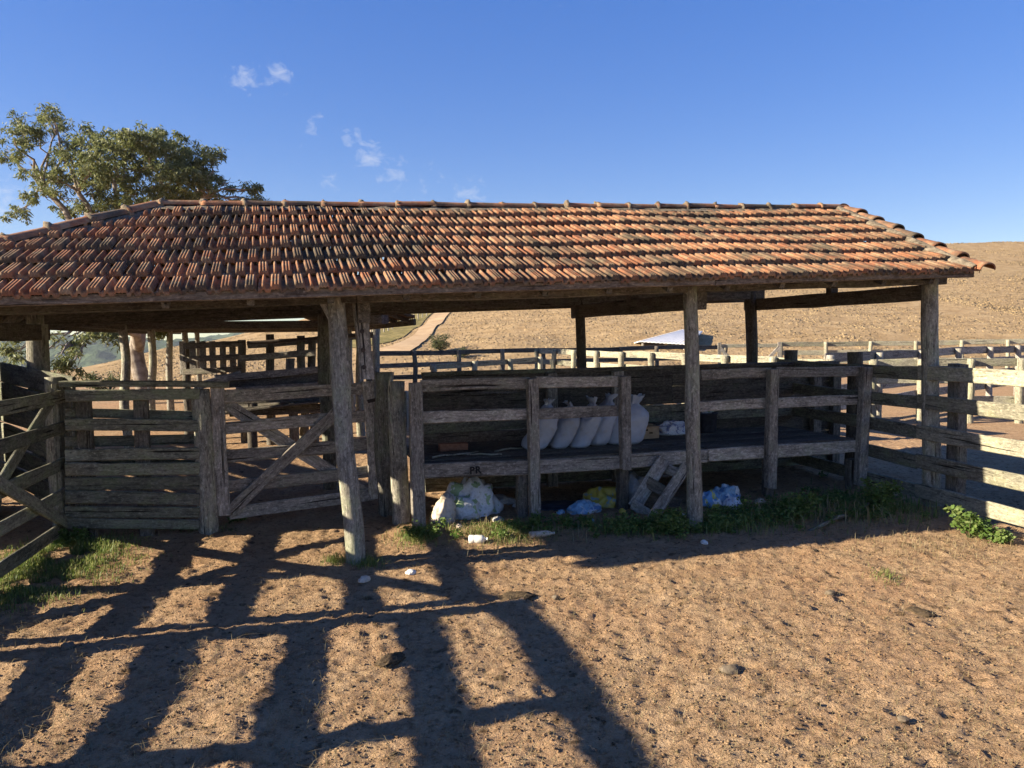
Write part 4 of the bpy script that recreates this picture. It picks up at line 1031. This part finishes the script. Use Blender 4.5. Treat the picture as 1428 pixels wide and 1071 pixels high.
clumps = [  # px, py, depth offset, radius px (x), radius (y), leaves
    (20, 195, -1, 24, 22, 600), (55, 185, 0, 32, 28, 1000), (78, 172, 1, 22, 18, 550), (95, 205, -.5, 30, 24, 900), (45, 230, .5, 34, 20, 650), (118, 188, 1.5, 20, 16, 450), (5, 215, 1, 20, 20, 450),
    (70, 250, -1, 30, 20, 650), (60, 275, 0, 30, 20, 650), (30, 295, .5, 26, 14, 420), (95, 285, 1, 30, 18, 600), (25, 165, 1.5, 12, 10, 150), (68, 160, -1, 14, 8, 220),
    (130, 225, -1.5, 38, 28, 2300), (165, 205, 0, 34, 24, 2000), (200, 200, -1, 36, 22, 2300), (235, 205, .5, 36, 24, 2300), (265, 220, -.5, 28, 24, 1700), (115, 250, .5, 32, 26, 1700),
    (155, 250, 1.2, 38, 28, 2300), (205, 235, .8, 40, 28, 2700), (245, 245, -1, 34, 26, 2100), (180, 275, -.6, 40, 22, 1900), (225, 275, 1, 36, 22, 1800), (270, 255, 1, 26, 24, 1200), (140, 285, 0, 34, 18, 1400), (265, 285, .3, 28, 16, 900),
    (290, 235, 0, 18, 18, 480), (302, 214, .4, 13, 9, 300), (292, 265, -.6, 24, 16, 600), (318, 255, .3, 16, 12, 330), (310, 282, .5, 24, 12, 560), (350, 264, -.4, 16, 10, 380), (358, 280, .6, 20, 9, 380), (338, 285, 0, 14, 8, 240), (382, 288, .2, 9, 5, 110),
    # hanging boughs seen under the roof
    (32, 465, -6, 20, 16, 420), (95, 470, -6, 26, 16, 520), (130, 460, -5, 28, 12, 520), (155, 472, -5, 18, 10, 260), (85, 495, -7, 20, 14, 320), (100, 510, -7, 22, 10, 260), (45, 500, -7, 24, 16, 380), (20, 490, -6, 18, 14, 260), (205, 462, -4, 26, 6, 220), (150, 455, -4, 14, 6, 120)]
cs, rs, ct = [], [], []
mains = [AT(110, 270, TY - .3), AT(160, 255, TY + .4), AT(225, 260, TY), AT(280, 275, TY - .2), AT(60, 262, TY + .3), AT(150, 440, TY - 3)]
for i, mn in enumerate(mains): addtube(curve_pts(fork - UP * (.2 + .25 * i), mn, 9, .35, 20 + i * 3, .25), .17, .075)
for i, (px, py, dy, rx, ry, k_) in enumerate(clumps):
    c = AT(px, py, TY + dy); sx = rx / FPX * TY; sy = ry / FPX * TY
    if py > 400:
        Y = TY + dy; c = AT(px, py, Y); sx = rx / FPX * Y; sy = ry / FPX * Y
    cs.append(c); rs.append(np.array([sx, (sx + sy) / 2, sy])); ct.append(int(k_ * ((1.0 if px < 125 else 1.05) if py < 400 else .8)))
    src = min(mains, key=lambda q: (q - c).length)
    addtube(curve_pts(src, c, 6, .16, 60 + i, .1), .05, .014, 6)
    for t in range(3):
        e = c + V3((random.uniform(-1, 1) * sx, random.uniform(-1, 1) * sx, random.uniform(-.6, 1) * sy)) * .8
        addtube(curve_pts(c.lerp(src, .25), e, 4, .06, 90 + i * 3 + t), .02, .006, 5)
obj('trunk', mesh('trunk', vs_, fs, M_BARK, True), tree)
# split each clump into small tufts so that the crown stays open
c2, r2, k2 = [], [], []
for c, r, k_ in zip(cs, rs, ct):
    nt_ = max(4, k_ // 60)
    for _ in range(nt_):
        d = rng.normal(0, 1, 3); d /= np.linalg.norm(d); d *= rng.random() ** .4 * 1.05
        c2.append(np.array(c) + d * r); r2.append(np.array([.22, .22, .19]) * rng.uniform(.5, 1.35)); k2.append(max(8, k_ // nt_))
leaves(c2, r2, k2, M_LEAF, .15, .019, 'crown', tree, .9, .2)

def bushlet(name, label, cat, p, r, k_, m, ln, wd, stems=7, hh=None, flat=.7):
    th = thing(name, label, cat, p); cs, rs, ks = [], [], []; global vs_, fs; vs_, fs = [], []
    for i in range(stems):
        a = random.uniform(0, 6.28); q = p + V3((math.cos(a) * r * random.uniform(.2, .8), math.sin(a) * r * random.uniform(.2, .8), (hh or r) * random.uniform(.4, 1)))
        addtube(curve_pts(p - UP * .02, q, 5, r * .1, i * 7 + p.x, .02), r * .03, r * .012, 5); cs.append(q); rs.append(np.array([r * .38, r * .38, r * .3])); ks.append(k_ // stems)
        cs.append(p.lerp(q, .6)); rs.append(np.array([r * .3, r * .3, r * .25])); ks.append(k_ // stems // 2)
    obj('stem', mesh('stem', vs_, fs, M_SHRUB, True), th); leaves(cs, rs, ks, m, ln, wd, 'foliage', th, .1, .1)
bushlet('weed_plant', 'bright green leafy weed in sun below the pen fence', 'weed', gp(1352, 748), .22, 520, M_WEED, .05, .017, 9, .24)
bushlet('weed_plant', 'low bright weed spreading beside the taller one by the pen fence', 'weed', gp(1392, 756), .16, 260, M_WEED, .04, .014, 6, .12)
bushlet('weed_plant', 'small weed among the litter before the trough post', 'weed', gp(745, 738), .14, 160, M_WEED, .035, .011, 6, .12)
bushlet('weed_plant', 'leafy weed at the foot of the close-boarded fence', 'weed', gp(100, 760), .20, 300, M_WEED, .045, .014, 7, .14)
bushlet('weed_plant', 'small weed rooted under the braced gate', 'weed', gp(333, 727), .13, 120, M_WEED, .03, .01, 5, .08)
bushlet('weed_plant', 'dark leafy weed at the foot of the slim shed post', 'weed', gp(935, 742), .26, 520, M_WEED, .045, .013, 9, .18)
bushlet('weed_plant', 'dark weed clump beneath the trough leg near the pen fence', 'weed', gp(1100, 722), .30, 620, M_WEED, .05, .014, 10, .24)
bushlet('weed_plant', 'tall thin weed in the shaded corner of the pen fence', 'weed', gp(1225, 712), .28, 520, M_WEED, .05, .012, 9, .34)
# low broad-leaved weeds in the shade of the trough
WP = []
for (cx_, cy_, rx, ry, n_c) in ((880, 742, 70, 10, 26), (950, 738, 80, 14, 44), (1020, 728, 60, 18, 36), (1090, 716, 60, 20, 44), (1160, 705, 60, 22, 40), (1230, 706, 40, 18, 26), (705, 744, 60, 12, 22), (590, 750, 28, 8, 14), (780, 735, 40, 10, 12)):
    for _ in range(n_c):
        p = G(cx_ + random.gauss(0, .5) * rx, cy_ + random.gauss(0, .45) * ry); WP.append((V3((p.x, p.y, Hs(p.x, p.y))), random.uniform(.04, .13)))
o = leaves([p + UP * r * .6 for p, r in WP], [np.array([r * .9, r * .9, r * .7]) for p, r in WP], [int(25 + 420 * r) for p, r in WP], M_WEED, .034, .010, 'broadleaf_weeds', None, .0, .0)
tag(o, 'low broad-leaved green weeds hugging the foot of the trough', 'weeds', kind='stuff')
bushlet('shrub', 'scrubby bush beside the foot of the track', 'shrub', hitH(615, 491), .85, 1200, M_SHRUB, .13, .02, 14, .95)
bushlet('shrub', 'low bush behind the dark shaded fence', 'shrub', hitH(645, 499), .7, 700, M_SHRUB, .12, .02, 10, .5)
bushlet('shrub', 'small bush on the field edge beyond the close-boarded fence', 'shrub', gp(152, 545), .9, 600, M_SHRUB, .12, .03, 10, .6)

hz_m = bpy.data.materials.new('pale_air'); hz_m.use_nodes = True; t_ = hz_m.node_tree; t_.nodes.clear()
ho = t_.nodes.new('ShaderNodeOutputMaterial'); hv = t_.nodes.new('ShaderNodeVolumePrincipled'); hv.inputs['Density'].default_value = .00014; hv.inputs['Color'].default_value = (.78, .87, 1, 1); hv.inputs['Anisotropy'].default_value = .2
t_.links.new(hv.outputs[0], ho.inputs['Volume'])
bm = bmesh.new(); bmesh.ops.create_cube(bm, size=1); me = bpy.data.meshes.new('haze'); bm.to_mesh(me); bm.free(); me.materials.append(hz_m)
o = obj('haze', me, None, Matrix.Translation((0, 800, -5)) @ Matrix.Diagonal((3700, 2300, 142, 1))); tag(o, 'thin pale air over the valley and hills', 'haze', kind='stuff')
